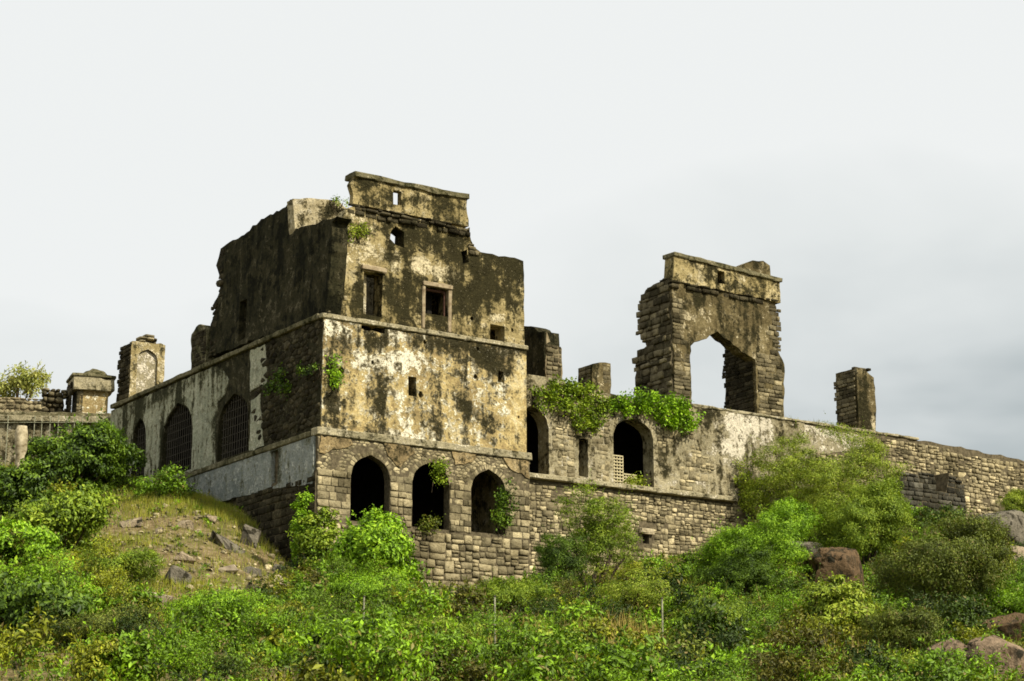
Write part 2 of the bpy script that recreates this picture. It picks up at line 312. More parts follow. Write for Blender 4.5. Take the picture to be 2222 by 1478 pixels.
gx = spread(-45, 60, 0.5, 4000); gy = spread(25, 125, 0.5, 4000)
GX, GY = np.meshgrid(gx, gy); GZ = terr(GX.ravel(), GY.ravel())
V = np.stack([GX.ravel(), GY.ravel(), GZ], 1); nx, ny = len(gx), len(gy)
ii = np.arange(nx * ny).reshape(ny, nx)
Q = np.stack([ii[:-1, :-1], ii[:-1, 1:], ii[1:, 1:], ii[1:, :-1]], -1).reshape(-1, 4)
gm, t_, b_, o_ = mk('hillside_soil'); t_ = T(t_); ge = t_.n('ShaderNodeNewGeometry'); P_ = ge.outputs['Position']
a1 = t_.noise(P_, 0.5, 7, 0.65); a2 = t_.noise(P_, 3.2, 6, 0.7); a3 = t_.noise(P_, 14, 4, 0.7)
c_ = t_.ramp(a2, [(0.32, (0.085, 0.062, 0.030)), (0.5, (0.20, 0.15, 0.075)), (0.68, (0.33, 0.26, 0.15))])
c_ = t_.mix(t_.step(t_.math('ADD', t_.math('MULTIPLY', a1, 0.7), t_.math('MULTIPLY', a3, 0.4)), 0.50, 0.66, 0, 0.8), c_, (0.10, 0.115, 0.022))
t_.l(c_, b_.inputs['Base Color']); t_.bump(b_, t_.math('ADD', a2, t_.math('MULTIPLY', a3, 0.6)), 1.0, 0.15)
obj('ground', np_mesh('ground', V, Q, np.ones(len(Q))), gm, kind='structure')

# ------------------------------------------------------------------ wall builders
def rag(pts, step=0.35, amp=0.08, seed=0, straight=()):
    """subdivide a closed outline and roughen it; edges listed in straight stay clean"""
    o = []; n = len(pts)
    for i in range(n):
        a = np.array(pts[i], float); b = np.array(pts[(i + 1) % n], float); d = b - a; ln = np.hypot(*d)
        k = max(1, int(ln / step)); nv = np.array([-d[1], d[0]]) / max(ln, 1e-6)
        for j in range(k):
            p = a + d * j / k
            if i not in straight and not (j == 0 and (i - 1) % n in straight):
                q = fbm(p[0] * 1.7 + seed, p[1] * 1.7, seed, 3) + 0.5 * random.uniform(-1, 1)
                p = p + nv * amp * q + np.array([0, random.uniform(-.3, .3) * amp])
            o.append((float(p[0]), float(p[1])))
    return o
def inside(poly, A, B):
    c = np.zeros(len(A), bool); n = len(poly)
    for i in range(n):
        x1, y1 = poly[i]; x2, y2 = poly[(i + 1) % n]
        if y1 == y2: continue
        c ^= ((y1 > B) != (y2 > B)) & (A < (x2 - x1) * (B - y1) / (y2 - y1) + x1)
    return c
def arch(a0, a1, zb, zs, zt, n=18, flip=False):
    p = [(a0, zb)]
    for i in range(n + 1):
        x = -1 + 2 * i / n
        g = 0.87 * math.sqrt(max(0, 1 - x * x)) + 0.05 * (1 - abs(x)) + 0.08 * max(0, 1 - abs(x) * 3.4) if 0 < i < n else 0
        p.append(((a0 + a1) / 2 + (a1 - a0) / 2 * x, zs + (zt - zs) * g))
    p.append((a1, zb)); return p
def rect(a0, a1, b0, b1, j=0.0):
    r = lambda: random.uniform(-j, j)
    return [(a0 + r(), b0 + r()), (a1 + r(), b0 + r()), (a1 + r(), b1 + r()), (a0 + r(), b1 + r())]
def slab(name, parent, mat, outline, holes=(), plane='F', pos=0.0, th=0.9, g=0.25, relief=0.04, seed=0, paint=None, freq=1.2, label=None):
    loops = [outline] + list(holes); pv = []; pe = []; pf = []
    for lp in loops:
        s = len(pv); pv += [Vector(p) for p in lp]; pf.append(list(range(s, len(pv))))
    bp = np.array([tuple(p) for p in pv]); lo = bp.min(0); hi = bp.max(0)
    ga, gb = np.meshgrid(np.arange(lo[0] + g / 2, hi[0], g), np.arange(lo[1] + g / 2, hi[1], g))
    ga = ga.ravel() + rng.uniform(-.3, .3, ga.size) * g; gb = gb.ravel() + rng.uniform(-.3, .3, gb.size) * g
    ok = inside(outline, ga, gb)
    for h in holes: ok &= ~inside(h, ga, gb)
    ga, gb = ga[ok], gb[ok]
    if len(ga):
        dense = []
        for lp in loops:
            for i in range(len(lp)):
                a = np.array(lp[i]); b = np.array(lp[(i + 1) % len(lp)]); k = max(1, int(np.hypot(*(b - a)) / (g * .5)))
                dense += [a + (b - a) * j / k for j in range(k)]
        dense = np.array(dense); keep = np.ones(len(ga), bool)
        for i0 in range(0, len(ga), 2000):
            dd = (ga[i0:i0 + 2000, None] - dense[None, :, 0]) ** 2 + (gb[i0:i0 + 2000, None] - dense[None, :, 1]) ** 2
            keep[i0:i0 + 2000] = dd.min(1) > (g * .45) ** 2
        pv += [Vector((float(a), float(b))) for a, b in zip(ga[keep], gb[keep])]
    vs, es, fs, *_ = geometry.delaunay_2d_cdt(pv, [], pf, 1, 1e-5)
    A = np.array([tuple(p) for p in vs]); tri = np.array([list(q) for q in fs if len(q) == 3])
    cc = A[tri].mean(1); ok = inside(outline, cc[:, 0], cc[:, 1])
    for h in holes: ok &= ~inside(h, cc[:, 0], cc[:, 1])
    tri = tri[ok]
    used = {}
    for q in tri:
        for i in range(3):
            k = (int(q[i]), int(q[(i + 1) % 3])); used[k] = 1
    bd = [k for k in used if (k[1], k[0]) not in used]
    rel = np.array([relief * (0.5 + 0.9 * fbm(a * freq + seed, b * freq, seed * .7, 4)) for a, b in A])
    n = len(A); df = -np.maximum(rel, -relief * .6); db = np.full(n, th)
    def put(a, d):
        return np.stack([a[:, 0], pos + d, a[:, 1]], 1) if plane == 'F' else np.stack([pos + d, a[:, 0], a[:, 1]], 1)
    V = [put(A, df), put(A, db)]; TT = [tri if plane == 'F' else tri[:, ::-1], (tri[:, ::-1] if plane == 'F' else tri) + n]
    e = np.array(bd); i0 = 2 * n; ns = 4 if th > 1.2 else 2
    prev = None; sv = []; st = []
    for s in range(ns + 1):
        f = s / ns; d0 = df[e[:, 0]] * (1 - f) + th * f; d1 = df[e[:, 1]] * (1 - f) + th * f
        if 0 < s < ns:
            jx = np.array([0.05 * nz(a * 3 + s * 7, b * 3, seed) for a, b in A])
            AA = A + jx[:, None]
        else: AA = A
        b0 = i0 + sum(len(q) for q in sv); sv.append(np.concatenate([put(AA[e[:, 0]], d0), put(AA[e[:, 1]], d1)]))
        if prev is not None:
            m = len(e); a_ = prev + np.arange(m); c_ = prev + m + np.arange(m); d_ = b0 + np.arange(m); f_ = b0 + m + np.arange(m)
            st += [np.stack([a_, d_, f_], 1), np.stack([a_, f_, c_], 1)]
        prev = b0
    V = np.concatenate(V + sv); TT = np.concatenate(TT + st)
    me = np_mesh(name, V, TT, np.concatenate([np.ones(2 * len(tri)), np.zeros(len(TT) - 2 * len(tri))]))
    o = obj(name, me, mat, parent)
    if paint:
        for an, fn in paint.items():
            q = np.array([fn(a, b) for a, b in A], np.float32)
            at_ = me.attributes.new(an, 'FLOAT', 'POINT')
            es_ = [q, q] + [np.concatenate([q[e[:, 0]], q[e[:, 1]]])] * (ns + 1)
            at_.data.foreach_set('value', np.concatenate(es_))
    if label: o['label'] = label
    return o
def blobs(lst, base=0.0):
    """patches given as (a, b, ra, rb, strength) in metres on the wall"""
    def fn(a, b):
        s = base
        for (ca, cb, ra, rb, k) in lst:
            d = ((a - ca) / ra) ** 2 + ((b - cb) / rb) ** 2
            if d < 4: s += k * math.exp(-d * 1.2)
        return s
    return fn
def runs(fn, lst):
    """add run-off streaks hanging below ledges and sills: (a0, a1, top, length, strength)"""
    def g(a, b):
        s = fn(a, b)
        for a0, a1, zt, ln, k in lst:
            if a0 < a < a1 and b < zt + .05:
                q = .5 + .9 * nz(a * 2.1, zt, 4.0) + .5 * nz(a * 6.0, zt, 9.0)
                s += k * max(0, q) * math.exp(-(zt - b) / (ln * (.25 + 1.1 * max(0, q))))
        return s
    return g
def fb(lst, v=0.0): return [(*F(x, y, v), rx / 38.0, ry / 44.0, k) for x, y, rx, ry, k in lst]
def lb(lst, u=0.0): return [(*L(x, y, u), rx / 21.0, ry / 44.0, k) for x, y, rx, ry, k in lst]
def wbox(name, parent, mat, a0, a1, v0, v1, z0, z1, jit=0.012, cuts=0, seg=None):
    """a hewn block or course in the parent's axes: subdivided along its length, arrises worn"""
    bm = bmesh.new(); ln = [a1 - a0, v1 - v0, z1 - z0]; seg = seg or 0.45
    ks = [max(1, int(q / seg)) for q in ln]
    bmesh.ops.create_cube(bm, size=1.0)
    for v in bm.verts: v.co = Vector(((a0 + a1) / 2 + v.co.x * ln[0], (v0 + v1) / 2 + v.co.y * ln[1], (z0 + z1) / 2 + v.co.z * ln[2]))
    bmesh.ops.bevel(bm, geom=list(bm.edges), offset=min(0.035, min(ln) * .2), segments=1, affect='EDGES')
    for ax in range(3):
        for i in range(1, ks[ax]):
            c = Vector((a0, v0, z0)); c[ax] += ln[ax] * i / ks[ax]; nn = Vector((0, 0, 0)); nn[ax] = 1
            bmesh.ops.bisect_plane(bm, geom=list(bm.verts) + list(bm.edges) + list(bm.faces), plane_co=c, plane_no=nn)
    for v in bm.verts:
        v.co += Vector((random.uniform(-jit, jit) * .6, random.uniform(-jit, jit), random.uniform(-jit, jit))) + noise.noise_vector(v.co * .8) * jit * 1.2
    me = bpy.data.meshes.new(name); bm.to_mesh(me); bm.free()
    return obj(name, me, mat, parent)

# ------------------------------------------------------------------ stones
def proto_stone(seed, sides=4):
    r = random.Random(seed); ring = []
    if sides == 4: base = [(-.5, -.5), (.5, -.5), (.5, .5), (-.5, .5)]; j = .085
    else: base = [(.56 * math.cos(2 * math.pi * (i + .5) / sides), .56 * math.sin(2 * math.pi * (i + .5) / sides)) for i in range(sides)]; j = .09
    ring = [(max(-.5, min(.5, x + r.uniform(-j, j))), max(-.5, min(.5, y + r.uniform(-j, j)))) for x, y in base]
    n = len(ring); c = r.uniform(.84, .92); V = []
    for x, y in ring: V.append((x, 0.0, y))
    for x, y in ring: V.append((x, -r.uniform(.62, .8), y))
    for x, y in ring: V.append((x * c, -r.uniform(.86, 1.0), y * c))
    V.append((r.uniform(-.1, .1), -r.uniform(.95, 1.1), r.uniform(-.1, .1))); T_ = []
    for k in (0, n):
        for i in range(n):
            a, b = k + i, k + (i + 1) % n
            T_ += [(a, b, b + n), (a, b + n, a + n)]
    for i in range(n): T_.append((2 * n + i, 2 * n + (i + 1) % n, 3 * n))
    return np.array(V), np.array(T_)
PROTO = {'ash': [proto_stone(i) for i in range(8)], 'rub': [proto_stone(20 + i, random.choice((5, 6, 6, 7))) for i in range(8)]}
_pm = {}
def proto_mesh(kind, i, mat):
    k = (kind, i, mat.name)
    if k not in _pm:
        me = np_mesh('stone', *PROTO[kind][i]); me.materials.append(mat); _pm[k] = me
    return _pm[k]
def coursed(rows, spans, h=0.3, wmin=0.3, wmax=0.8, gap=0.02, kind='ash', dep=(.05, .10), rot=0.02, hj=0.3):
    """lay courses between rows=(z0,z1); spans(zlo,zhi) gives the free intervals of a course"""
    out_ = []; z = rows[0]
    while z < rows[1] - 0.06:
        hh = min(h * random.uniform(1 - hj, 1 + hj), rows[1] - z)
        for a0, a1 in spans(z, z + hh):
            a = a0
            while a < a1 - 0.05:
                w = random.uniform(wmin, wmax)
                if a1 - a - w < wmin * .6: w = a1 - a
                if w > 0.09:
                    if kind == 'rub' and hh > .26 and random.random() < .3:
                        s = random.uniform(.4, .6)
                        parts = [(hh * s, 0), (hh * (1 - s), hh * s)]
                    else: parts = [(hh, 0)]
                    for ph, dz in parts:
                        out_.append((a + w / 2, z + dz + ph / 2 + .07 * nz(a * .45, z * .8, 3.3), max(.06, w - gap), max(.06, ph - gap), random.uniform(*dep), random.uniform(-rot, rot), kind))
                a += w
        z += hh
    return out_
def clip(poly, nx_, ny_, c):
    o = []; n = len(poly)
    for i in range(n):
        p, q = poly[i], poly[(i + 1) % n]; a = p[0] * nx_ + p[1] * ny_ - c; b = q[0] * nx_ + q[1] * ny_ - c
        if a <= 0: o.append(p)
        if a * b < 0: t = a / (a - b); o.append((p[0] + (q[0] - p[0]) * t, p[1] + (q[1] - p[1]) * t))
    return o
def cells(box, sa, sb, test, jit=.36, size=None):
    """fitted rubble: jittered cells; test(a, b) says where stone shows"""
    a0, a1, b0, b1 = box; na = int((a1 - a0) / sa) + 2; nb = int((b1 - b0) / sb) + 2; pt = {}
    for j in range(-2, nb + 2):
        for i in range(-2, na + 2): pt[i, j] = (i + (.5 if j % 2 else 0) + random.uniform(-jit, jit), j + random.uniform(-jit, jit) * .9)
    out_ = []
    for j in range(nb):
        for i in range(na):
            if random.random() < .16: pt[i, j] = (99 + i, 99)           # a neighbour grows over a missing stone
    for j in range(nb):
        for i in range(na):
            x, y = pt[i, j]
            if x > 90: continue
            a, b = a0 + x * sa, b0 + y * sb
            if not (a0 <= a <= a1 and b0 <= b <= b1 and test(a, b)): continue
            pl = [(x - 1.2, y - 1.1), (x + 1.2, y - 1.1), (x + 1.2, y + 1.1), (x - 1.2, y + 1.1)]
            for dj in (-2, -1, 0, 1, 2):
                for di in (-2, -1, 0, 1, 2):
                    q = pt.get((i + di, j + dj))
                    if (di or dj) and q and q[0] < 90:
                        nx_, ny_ = q[0] - x, q[1] - y
                        pl = clip(pl, nx_, ny_, (q[0] ** 2 + q[1] ** 2 - x * x - y * y) / 2)
                        if len(pl) < 3: break
            if len(pl) >= 3: out_.append([(a0 + p[0] * sa, b0 + p[1] * sb) for p in pl])
    return out_
def squared(box, h, w, test, hj=.35):
    """squared rubble: rough courses broken into unequal blocks"""
    a0, a1, b0, b1 = box; out_ = []
    def cut(x0, x1, y0, y1, d):
        W_, H_ = x1 - x0, y1 - y0
        if W_ > w * random.uniform(1.0, 2.6) and (W_ > H_ * .8 or H_ < h * .7):
            m = x0 + W_ * random.uniform(.3, .7); cut(x0, m, y0, y1, d + 1); cut(m, x1, y0, y1, d + 1)
        elif H_ > h * random.uniform(.75, 2.2):
            m = y0 + H_ * random.uniform(.32, .68); cut(x0, x1, y0, m, d + 1); cut(x0, x1, m, y1, d + 1)
        else:
            j = lambda q: random.uniform(-.16, .16) * min(q, .22)
            wob = lambda x, y: y + .10 * nz(x * .35, y * .6, 2.2)
            p = [(x0 + j(W_), y0 + j(H_)), (x1 + j(W_), y0 + j(H_)), (x1 + j(W_), y1 + j(H_)), (x0 + j(W_), y1 + j(H_))]
            if random.random() < .5: k = random.randrange(4); p[k:k + 1] = [(p[k][0] * .75 + p[k - 1][0] * .25, p[k][1] * .75 + p[k - 1][1] * .25), (p[k][0] * .8 + p[(k + 1) % 4][0] * .2, p[k][1] * .8 + p[(k + 1) % 4][1] * .2)]
            p = [(x, wob(x, y)) for x, y in p]
            if all(test(*q) for q in p): out_.append(p)
    z = b0
    while z < b1 - .05:
        hh = min(b1 - z, h * random.uniform(1.2, 2.8)); a = a0
        while a < a1 - .02:
            ww = min(a1 - a, random.uniform(1.2, 3.0)); ww = a1 - a if a1 - a - ww < .4 else ww
            cut(a, a + ww, z, z + hh, 0); a += ww
        z += hh
    return out_
def lay_cells(parent, cl, mat, plane='F', pos=0.0, limit=300, dep=(.05, .13), gap=.022, name='stone', rest='stonework'):
    def area(p): return abs(sum(p[i][0] * p[(i + 1) % len(p)][1] - p[(i + 1) % len(p)][0] * p[i][1] for i in range(len(p)))) / 2
    cl = sorted(cl, key=lambda p: -area(p)); RV = []; RT = []; nb = 0
    for k, p in enumerate(cl):
        ar = area(p)
        if ar < .006: continue
        ca = sum(q[0] for q in p) / len(p); cb = sum(q[1] for q in p) / len(p); r = math.sqrt(ar); d = random.uniform(*dep); f = max(.6, 1 - gap / r * 2)
        q = [((x - ca) * f, (y - cb) * f) for x, y in p]; n = len(q); c = random.uniform(.78, .92); V_ = []
        for x, y in q: V_.append((x, 0, y))
        for x, y in q: V_.append((x * .97, -d * random.uniform(.5, .75), y * .97))
        for x, y in q: V_.append((x * c, -d * random.uniform(.85, 1.05), y * c))
        V_.append((0, -d * random.uniform(.95, 1.2), 0)); T_ = []
        for kk in (0, n):
            for i in range(n): a, b = kk + i, kk + (i + 1) % n; T_ += [(a, b, b + n), (a, b + n, a + n)]
        for i in range(n): T_.append((2 * n + i, 2 * n + (i + 1) % n, 3 * n))
        V_ = np.array(V_); loc = np.array((ca, pos + .015, cb) if plane == 'F' else (pos + .015, ca, cb))
        if plane != 'F': V_ = np.stack([V_[:, 1], V_[:, 0], V_[:, 2]], 1)
        if k < limit:
            o = obj(name, np_mesh('stone', V_, T_), mat, parent); o.location = loc
        else: RV.append(V_ + loc); RT.append(np.array(T_) + nb); nb += len(V_)
    if RV: obj(rest, np_mesh(rest, np.concatenate(RV), np.concatenate(RT)), mat, parent, kind='stuff')
def in_poly(poly, a, b): return bool(inside(poly, np.array([a]), np.array([b]))[0])
def minus(iv, cuts):
    for c0, c1 in cuts:
        nx_ = []
        for a, b in iv:
            if c1 <= a or c0 >= b: nx_.append((a, b)); continue
            if c0 - a > .08: nx_.append((a, c0))
            if b - c1 > .08: nx_.append((c1, b))
        iv = nx_
    return iv
def poly_span(poly, z):
    xs = []
    n = len(poly)
    for i in range(n):
        x1, y1 = poly[i]; x2, y2 = poly[(i + 1) % n]
        if (y1 > z) != (y2 > z): xs.append(x1 + (x2 - x1) * (z - y1) / (y2 - y1))
    xs.sort(); return list(zip(xs[::2], xs[1::2]))
def spans_of(poly, holes=()):
    def f(z0, z1):
        iv = poly_span(poly, (z0 + z1) / 2); cuts = []
        for h in holes:
            for z in (z0 + .02, (z0 + z1) / 2, z1 - .02): cuts += poly_span(h, z)
        return minus(iv, [(a - .01, b + .01) for a, b in cuts])
    return f
def lay(parent, stones, mat, plane='F', pos=0.0, limit=300, name='stone', rest='stonework'):
    """the largest stones as parts of their own, the remainder joined"""
    stones = sorted(stones, key=lambda s: -s[2] * s[3]); RV = []; RT = []; nb = 0
    for k, (a, z, w, h, d, r, kind) in enumerate(stones):
        pi = random.randrange(8)
        loc = (a, pos + .01, z) if plane == 'F' else (pos + .01, a, z)
        mtx = Matrix.Translation(loc) @ Matrix.Rotation(0 if plane == 'F' else -math.pi / 2, 4, 'Z') @ Matrix.Rotation(r, 4, 'Y') @ Matrix.Diagonal((w * random.choice((-1, 1)), d, h * random.choice((-1, 1)), 1))
        if k < limit:
            o = obj(name, proto_mesh(kind, pi, mat), None, parent); o.matrix_local = mtx
        else:
            Vp, Tp = PROTO[kind][pi]; mm = np.array(mtx)
            RV.append(Vp @ mm[:3, :3].T + mm[:3, 3]); RT.append(Tp + nb); nb += len(Vp)
    if RV: obj(rest, np_mesh(rest, np.concatenate(RV), np.concatenate(RT)), mat, parent, kind='stuff')
    return max(0, limit - len(stones))

# ------------------------------------------------------------------ the tower
tower = fort('fort_tower', 'tall square ruined tower with stained ochre plaster above three dark base arches', 'tower')
ARCH = [arch(1.53, 3.63, 15.22, 17.35, 18.40), arch(4.85, 6.93, 15.22, 17.35, 18.40), arch(8.16, 10.16, 15.25, 17.35, 18.38)]
base_out = [(-.22, 9.5), (11.56, 9.5), (11.56, 19.06), (-.22, 19.06)]
slab('base_wall', tower, M['mortar'], base_out, ARCH, 'F', -.22, .5, 0.3, 0.03, 1)
st_ = []
lay_cells(tower, squared((-.18, 11.5, 10.2, 15.1), .34, .50, lambda a, b: a > -.2), M['ashlar'], 'F', -.22, 260, (.06, .17), .02, 'foot_stone', 'foot_stonework')
st_ += coursed((15.15, 17.5), spans_of([(-.22, 15), (11.56, 15), (11.56, 17.5), (-.22, 17.5)], ARCH), .31, .22, .8, .03, 'ash', (.04, .13), .035, .4)
vis = [s for s in st_ if s[1] > 11.2]
vo = []
for a in ARCH:                                                        # voussoirs round each arch head
    c = ((a[0][0] + a[-1][0]) / 2, 17.35); pts = a[1:-1]
    for i in range(len(pts) - 1):
        p = np.array(pts[i]); q = np.array(pts[i + 1]); m = (p + q) / 2; d = m - np.array(c); d /= np.hypot(*d)
        hgt = random.uniform(.22, .32); ctr = m + d * hgt / 2; ang = -math.atan2(d[0], d[1])
        vo.append((ctr[0], ctr[1], np.hypot(*(q - p)) * .95, hgt, .035, -ang, 'ash'))
lay(tower, vo, M['ashlar'], 'F', -.22, 300, 'voussoir')
def top_span_unused(z0, z1):
    iv = [(-.2, 11.5)]
    for a in ARCH:
        c = (a[0][0] + a[-1][0]) / 2
        if z0 < 18.75: iv = minus(iv, [(c - 1.45, c + 1.45)] if z0 < 18.2 else [(c - .95, c + .95)])
    return iv
lay(tower, vis, M['ashlar'], 'F', -.22, 300)
AG = [[((p[0] - (a[0][0] + a[-1][0]) / 2) * 1.24 + (a[0][0] + a[-1][0]) / 2, p[1] + (.26 if p[1] > 17 else 0)) for p in a] for a in ARCH]
lay_cells(tower, cells((-.15, 11.5, 17.45, 19.0), .25, .15, lambda a, b: not any(in_poly(q, a, b) for q in AG)), M['ochre_rubble'], 'F', -.22, 280, (.025, .05), .009, 'rubble_stone', 'rubble_stonework')
for i_, pp in enumerate([[(-.15, 18.2), (1.0, 18.5), (1.6, 18.75), (1.4, 19.03), (-.15, 19.03)], [(3.5, 18.5), (4.1, 17.9), (4.7, 18.5), (5.0, 18.8), (4.6, 19.03), (3.2, 19.03)], [(7.2, 18.4), (8.2, 18.6), (8.6, 19.03), (7.0, 19.03)], [(10.2, 18.7), (11.5, 18.1), (11.5, 19.03), (10.0, 19.03)]]):
    slab('plaster_patch', tower, M['base_plaster'], rag(pp, .22, .09, 19 + i_), (), 'F', -.285, .05, .2, .02, 20 + i_, {'stain': lambda a, b: .02 + .2 * nz(a, b, 2), 'pale': lambda a, b: -.05})
# middle storey, plastered
mid_holes = [rect(4.68, 5.13, 21.52, 22.48, .03), rect(9.84, 10.15, 22.84, 23.44, .03), rag([F(783, 700), F(835, 711), F(836, 724), F(815, 720), F(783, 714)][::-1], .2, .05)]
for x, y, r_ in [(740, 805, 7), (808, 786, 4), (920, 743, 4), (1031, 818, 5), (1036, 757, 3.5), (912, 857, 6), (1115, 715, 4), (1027, 690, 4), (1125, 905, 3)]:
    a, b = F(x, y); k = r_ / 42.0; mid_holes.append([(a + k * math.cos(q) * random.uniform(.8, 1.2), b + k * 1.25 * math.sin(q) * random.uniform(.8, 1.2)) for q in np.arange(0, 6.2, 1.05)])
mh = [h for h in mid_holes if sum(p[1] for p in h) / len(h) < 24.6]; uph_small = [h for h in mid_holes if sum(p[1] for p in h) / len(h) >= 24.6]
stain = blobs(fb([(1010, 765, 80, 30, .30), (1060, 780, 40, 40, .28), (940, 745, 50, 22, .20), (820, 890, 28, 70, .34), (830, 830, 25, 40, .18), (728, 895, 28, 60, .34), (1012, 900, 12, 60, .40), (1000, 880, 22, 20, .22), (1060, 930, 20, 40, .20),
    (930, 905, 30, 40, .16), (740, 760, 40, 20, .20), (810, 740, 40, 20, .30), (1075, 790, 26, 30, .25), (1040, 890, 30, 24, .16), (715, 820, 20, 60, .20), (760, 850, 10, 60, .10), (1130, 760, 20, 20, .2), (790, 960, 40, 20, .12), (930, 860, 40, 20, .12)]), -.05)
pale = blobs(fb([(735, 712, 30, 20, .30), (830, 790, 60, 25, .26), (890, 780, 40, 20, .26), (900, 960, 60, 25, .18), (1090, 765, 22, 14, .3), (860, 725, 30, 12, .25), (727, 880, 10, 10, .3), (1090, 840, 12, 12, .3), (1110, 960, 30, 40, -.3), (1125, 860, 20, 80, -.35), (770, 880, 14, 70, -.3), (960, 840, 60, 30, -.1)]), .07)
slab('middle_wall', tower, M['mid_plaster'], [(0.03, 19.42), (11.56, 19.42), (11.56, 24.72), (0.03, 24.72)], mh, 'F', 0.0, .9, .15, .05, 2, {'stain': runs(stain, [(0, 11.6, 24.7, 1.1, .34), (4.6, 5.2, 21.5, 1.0, .4), (9.7, 10.3, 22.8, .9, .4)]), 'pale': pale})
# upper storey, stained, with its broken head
W1 = rect(2.2, 3.28, 25.25, 27.4, .04); W2 = rect(5.66, 6.97, 25.78, 27.16, .02); W3 = rect(9.45, 10.33, 24.98, 25.79, .02)
W4 = rag([F(852, 500), F(862, 490), F(880, 503), F(880, 538), F(862, 530), F(850, 516)][::-1], .25, .04)
W5 = rag([F(1003, 545), F(1018, 540), F(1020, 568), F(1008, 570)][::-1], .2, .03)
up_out = rag([(0.22, 24.92), (11.54, 24.92), F(1140, 640), F(1138, 566), F(1120, 557), F(1098, 556), F(1046, 546), F(1034, 536), F(1026, 520), F(1022, 492), (8.12, 30.5), (1.55, 30.5), F(757, 452), F(744, 474), F(726, 472), F(717, 482)], .3, .07, 3, (0, 1, 9, 10, 15))
stain = blobs(fb([(900, 650, 60, 50, .16), (1000, 650, 60, 60, .22), (1060, 620, 60, 60, .22), (1120, 580, 30, 30, .3), (870, 530, 30, 40, .25), (960, 520, 60, 20, .22), (760, 640, 40, 40, .15), (840, 620, 30, 60, .22), (890, 600, 14, 50, .3), (1000, 560, 16, 40, .22),
    (920, 580, 60, 25, -.30), (980, 590, 40, 25, -.25), (800, 560, 50, 30, -.28), (840, 500, 60, 14, .2), (790, 470, 30, 16, -.25), (1090, 690, 30, 20, -.3), (1110, 730, 30, 25, -.25), (735, 570, 25, 60, -.1), (1060, 560, 40, 12, .15)]), .12)
pale = blobs(fb([(790, 550, 40, 30, .14), (930, 580, 65, 28, .26), (980, 600, 30, 20, .22), (770, 470, 30, 16, .26), (850, 560, 30, 20, .2), (985, 500, 40, 10, .15), (745, 540, 25, 50, .10), (1080, 690, 20, 12, .35), (880, 620, 8, 8, .25), (730, 675, 30, 10, .2)]), -.04)
slab('upper_wall', tower, M['up_plaster'], up_out, [W1, W2, W3, W4, W5] + uph_small, 'F', .16, .85, .15, .06, 3, {'stain': runs(stain, [(1.3, 8.2, 30.4, 1.0, .30), (8.2, 11.6, 29.5, 1.3, .34), (2.1, 3.4, 25.2, .6, .3), (5.4, 7.2, 25.7, .9, .25), (3.5, 4.6, 28.9, 1.2, .35)]), 'pale': pale})
# parapet on a broken course
slit = rect(3.76, 4.2, 31.0, 31.72, .02)
stain = blobs(fb([(800, 400, 30, 20, .05), (900, 430, 60, 20, .15), (980, 460, 40, 20, .12)]), .10)
slab('parapet', tower, M['up_plaster'], rag([(1.5, 30.62), (8.14, 30.62), (8.05, 31.3), (8.02, 31.98), (1.62, 32.12), (1.36, 31.6), (1.52, 31.1)], .3, .06, 8, (0, 3)), [slit], 'F', .10, .34, .17, .04, 5, {'stain': stain})
wbox('cornice', tower, M['dark_band'], 1.5, 8.1, -.06, .95, 31.98, 32.24, .03)
cs = [q for q in coursed((30.05, 30.62), lambda a, b: [(1.3, 8.2)], .18, .18, .7, .03, 'ash', (.10, .34), .07, .45) if random.random() > .22]
lay(tower, cs, M['dark_rubble'], 'F', .20, 300, 'course_stone')
ex = coursed((25.0, 29.3), lambda a, b: [(.25, 1.0 + .9 * nz(a * 1.3, 2, 0))], .24, .25, .6, .03, 'ash', (.09, .14), .04)
ex += coursed((29.2, 29.75), lambda a, b: [(8.15, 8.75 - (a - 29.2) * .6)], .2, .25, .5, .03, 'ash', (.08, .16), .06)
lay(tower, ex, M['gate_stone'], 'F', .16, 120, 'quoin')
# string courses
wbox('string_course', tower, M['band'], -.34, 11.66, -.36, .30, 19.06, 19.42, .012)
wbox('string_course', tower, M['band'], -.10, 11.62, -.12, .30, 24.70, 24.93, .012)
# window dressings
wbox('lintel', tower, M['frame_stone'], 2.05, 3.42, -.02, .55, 27.42, 27.66, .02)
wbox('lintel', tower, M['frame_stone'], 5.5, 7.2, .0, .5, 27.17, 27.40, .02)
wbox('jamb', tower, M['frame_stone'], 5.48, 5.655, .05, .5, 25.0, 27.16, .015)
wbox('jamb', tower, M['frame_stone'], 6.98, 7.18, .05, .5, 25.0, 27.16, .015)
wf = obj('window_frame', None, None, tower)
for nm, q in (('frame_post', (5.67, 5.77, 25.8, 27.14)), ('frame_post', (6.86, 6.955, 25.8, 27.14)), ('frame_rail', (5.78, 6.85, 27.0, 27.13))):
    wbox(nm, wf, M['wood'], q[0], q[1], .30, .42, q[2], q[3], .004)
wbox('mullion', tower, M['inner_pale'], 2.42, 2.62, .55, .75, 25.25, 27.35, .02)
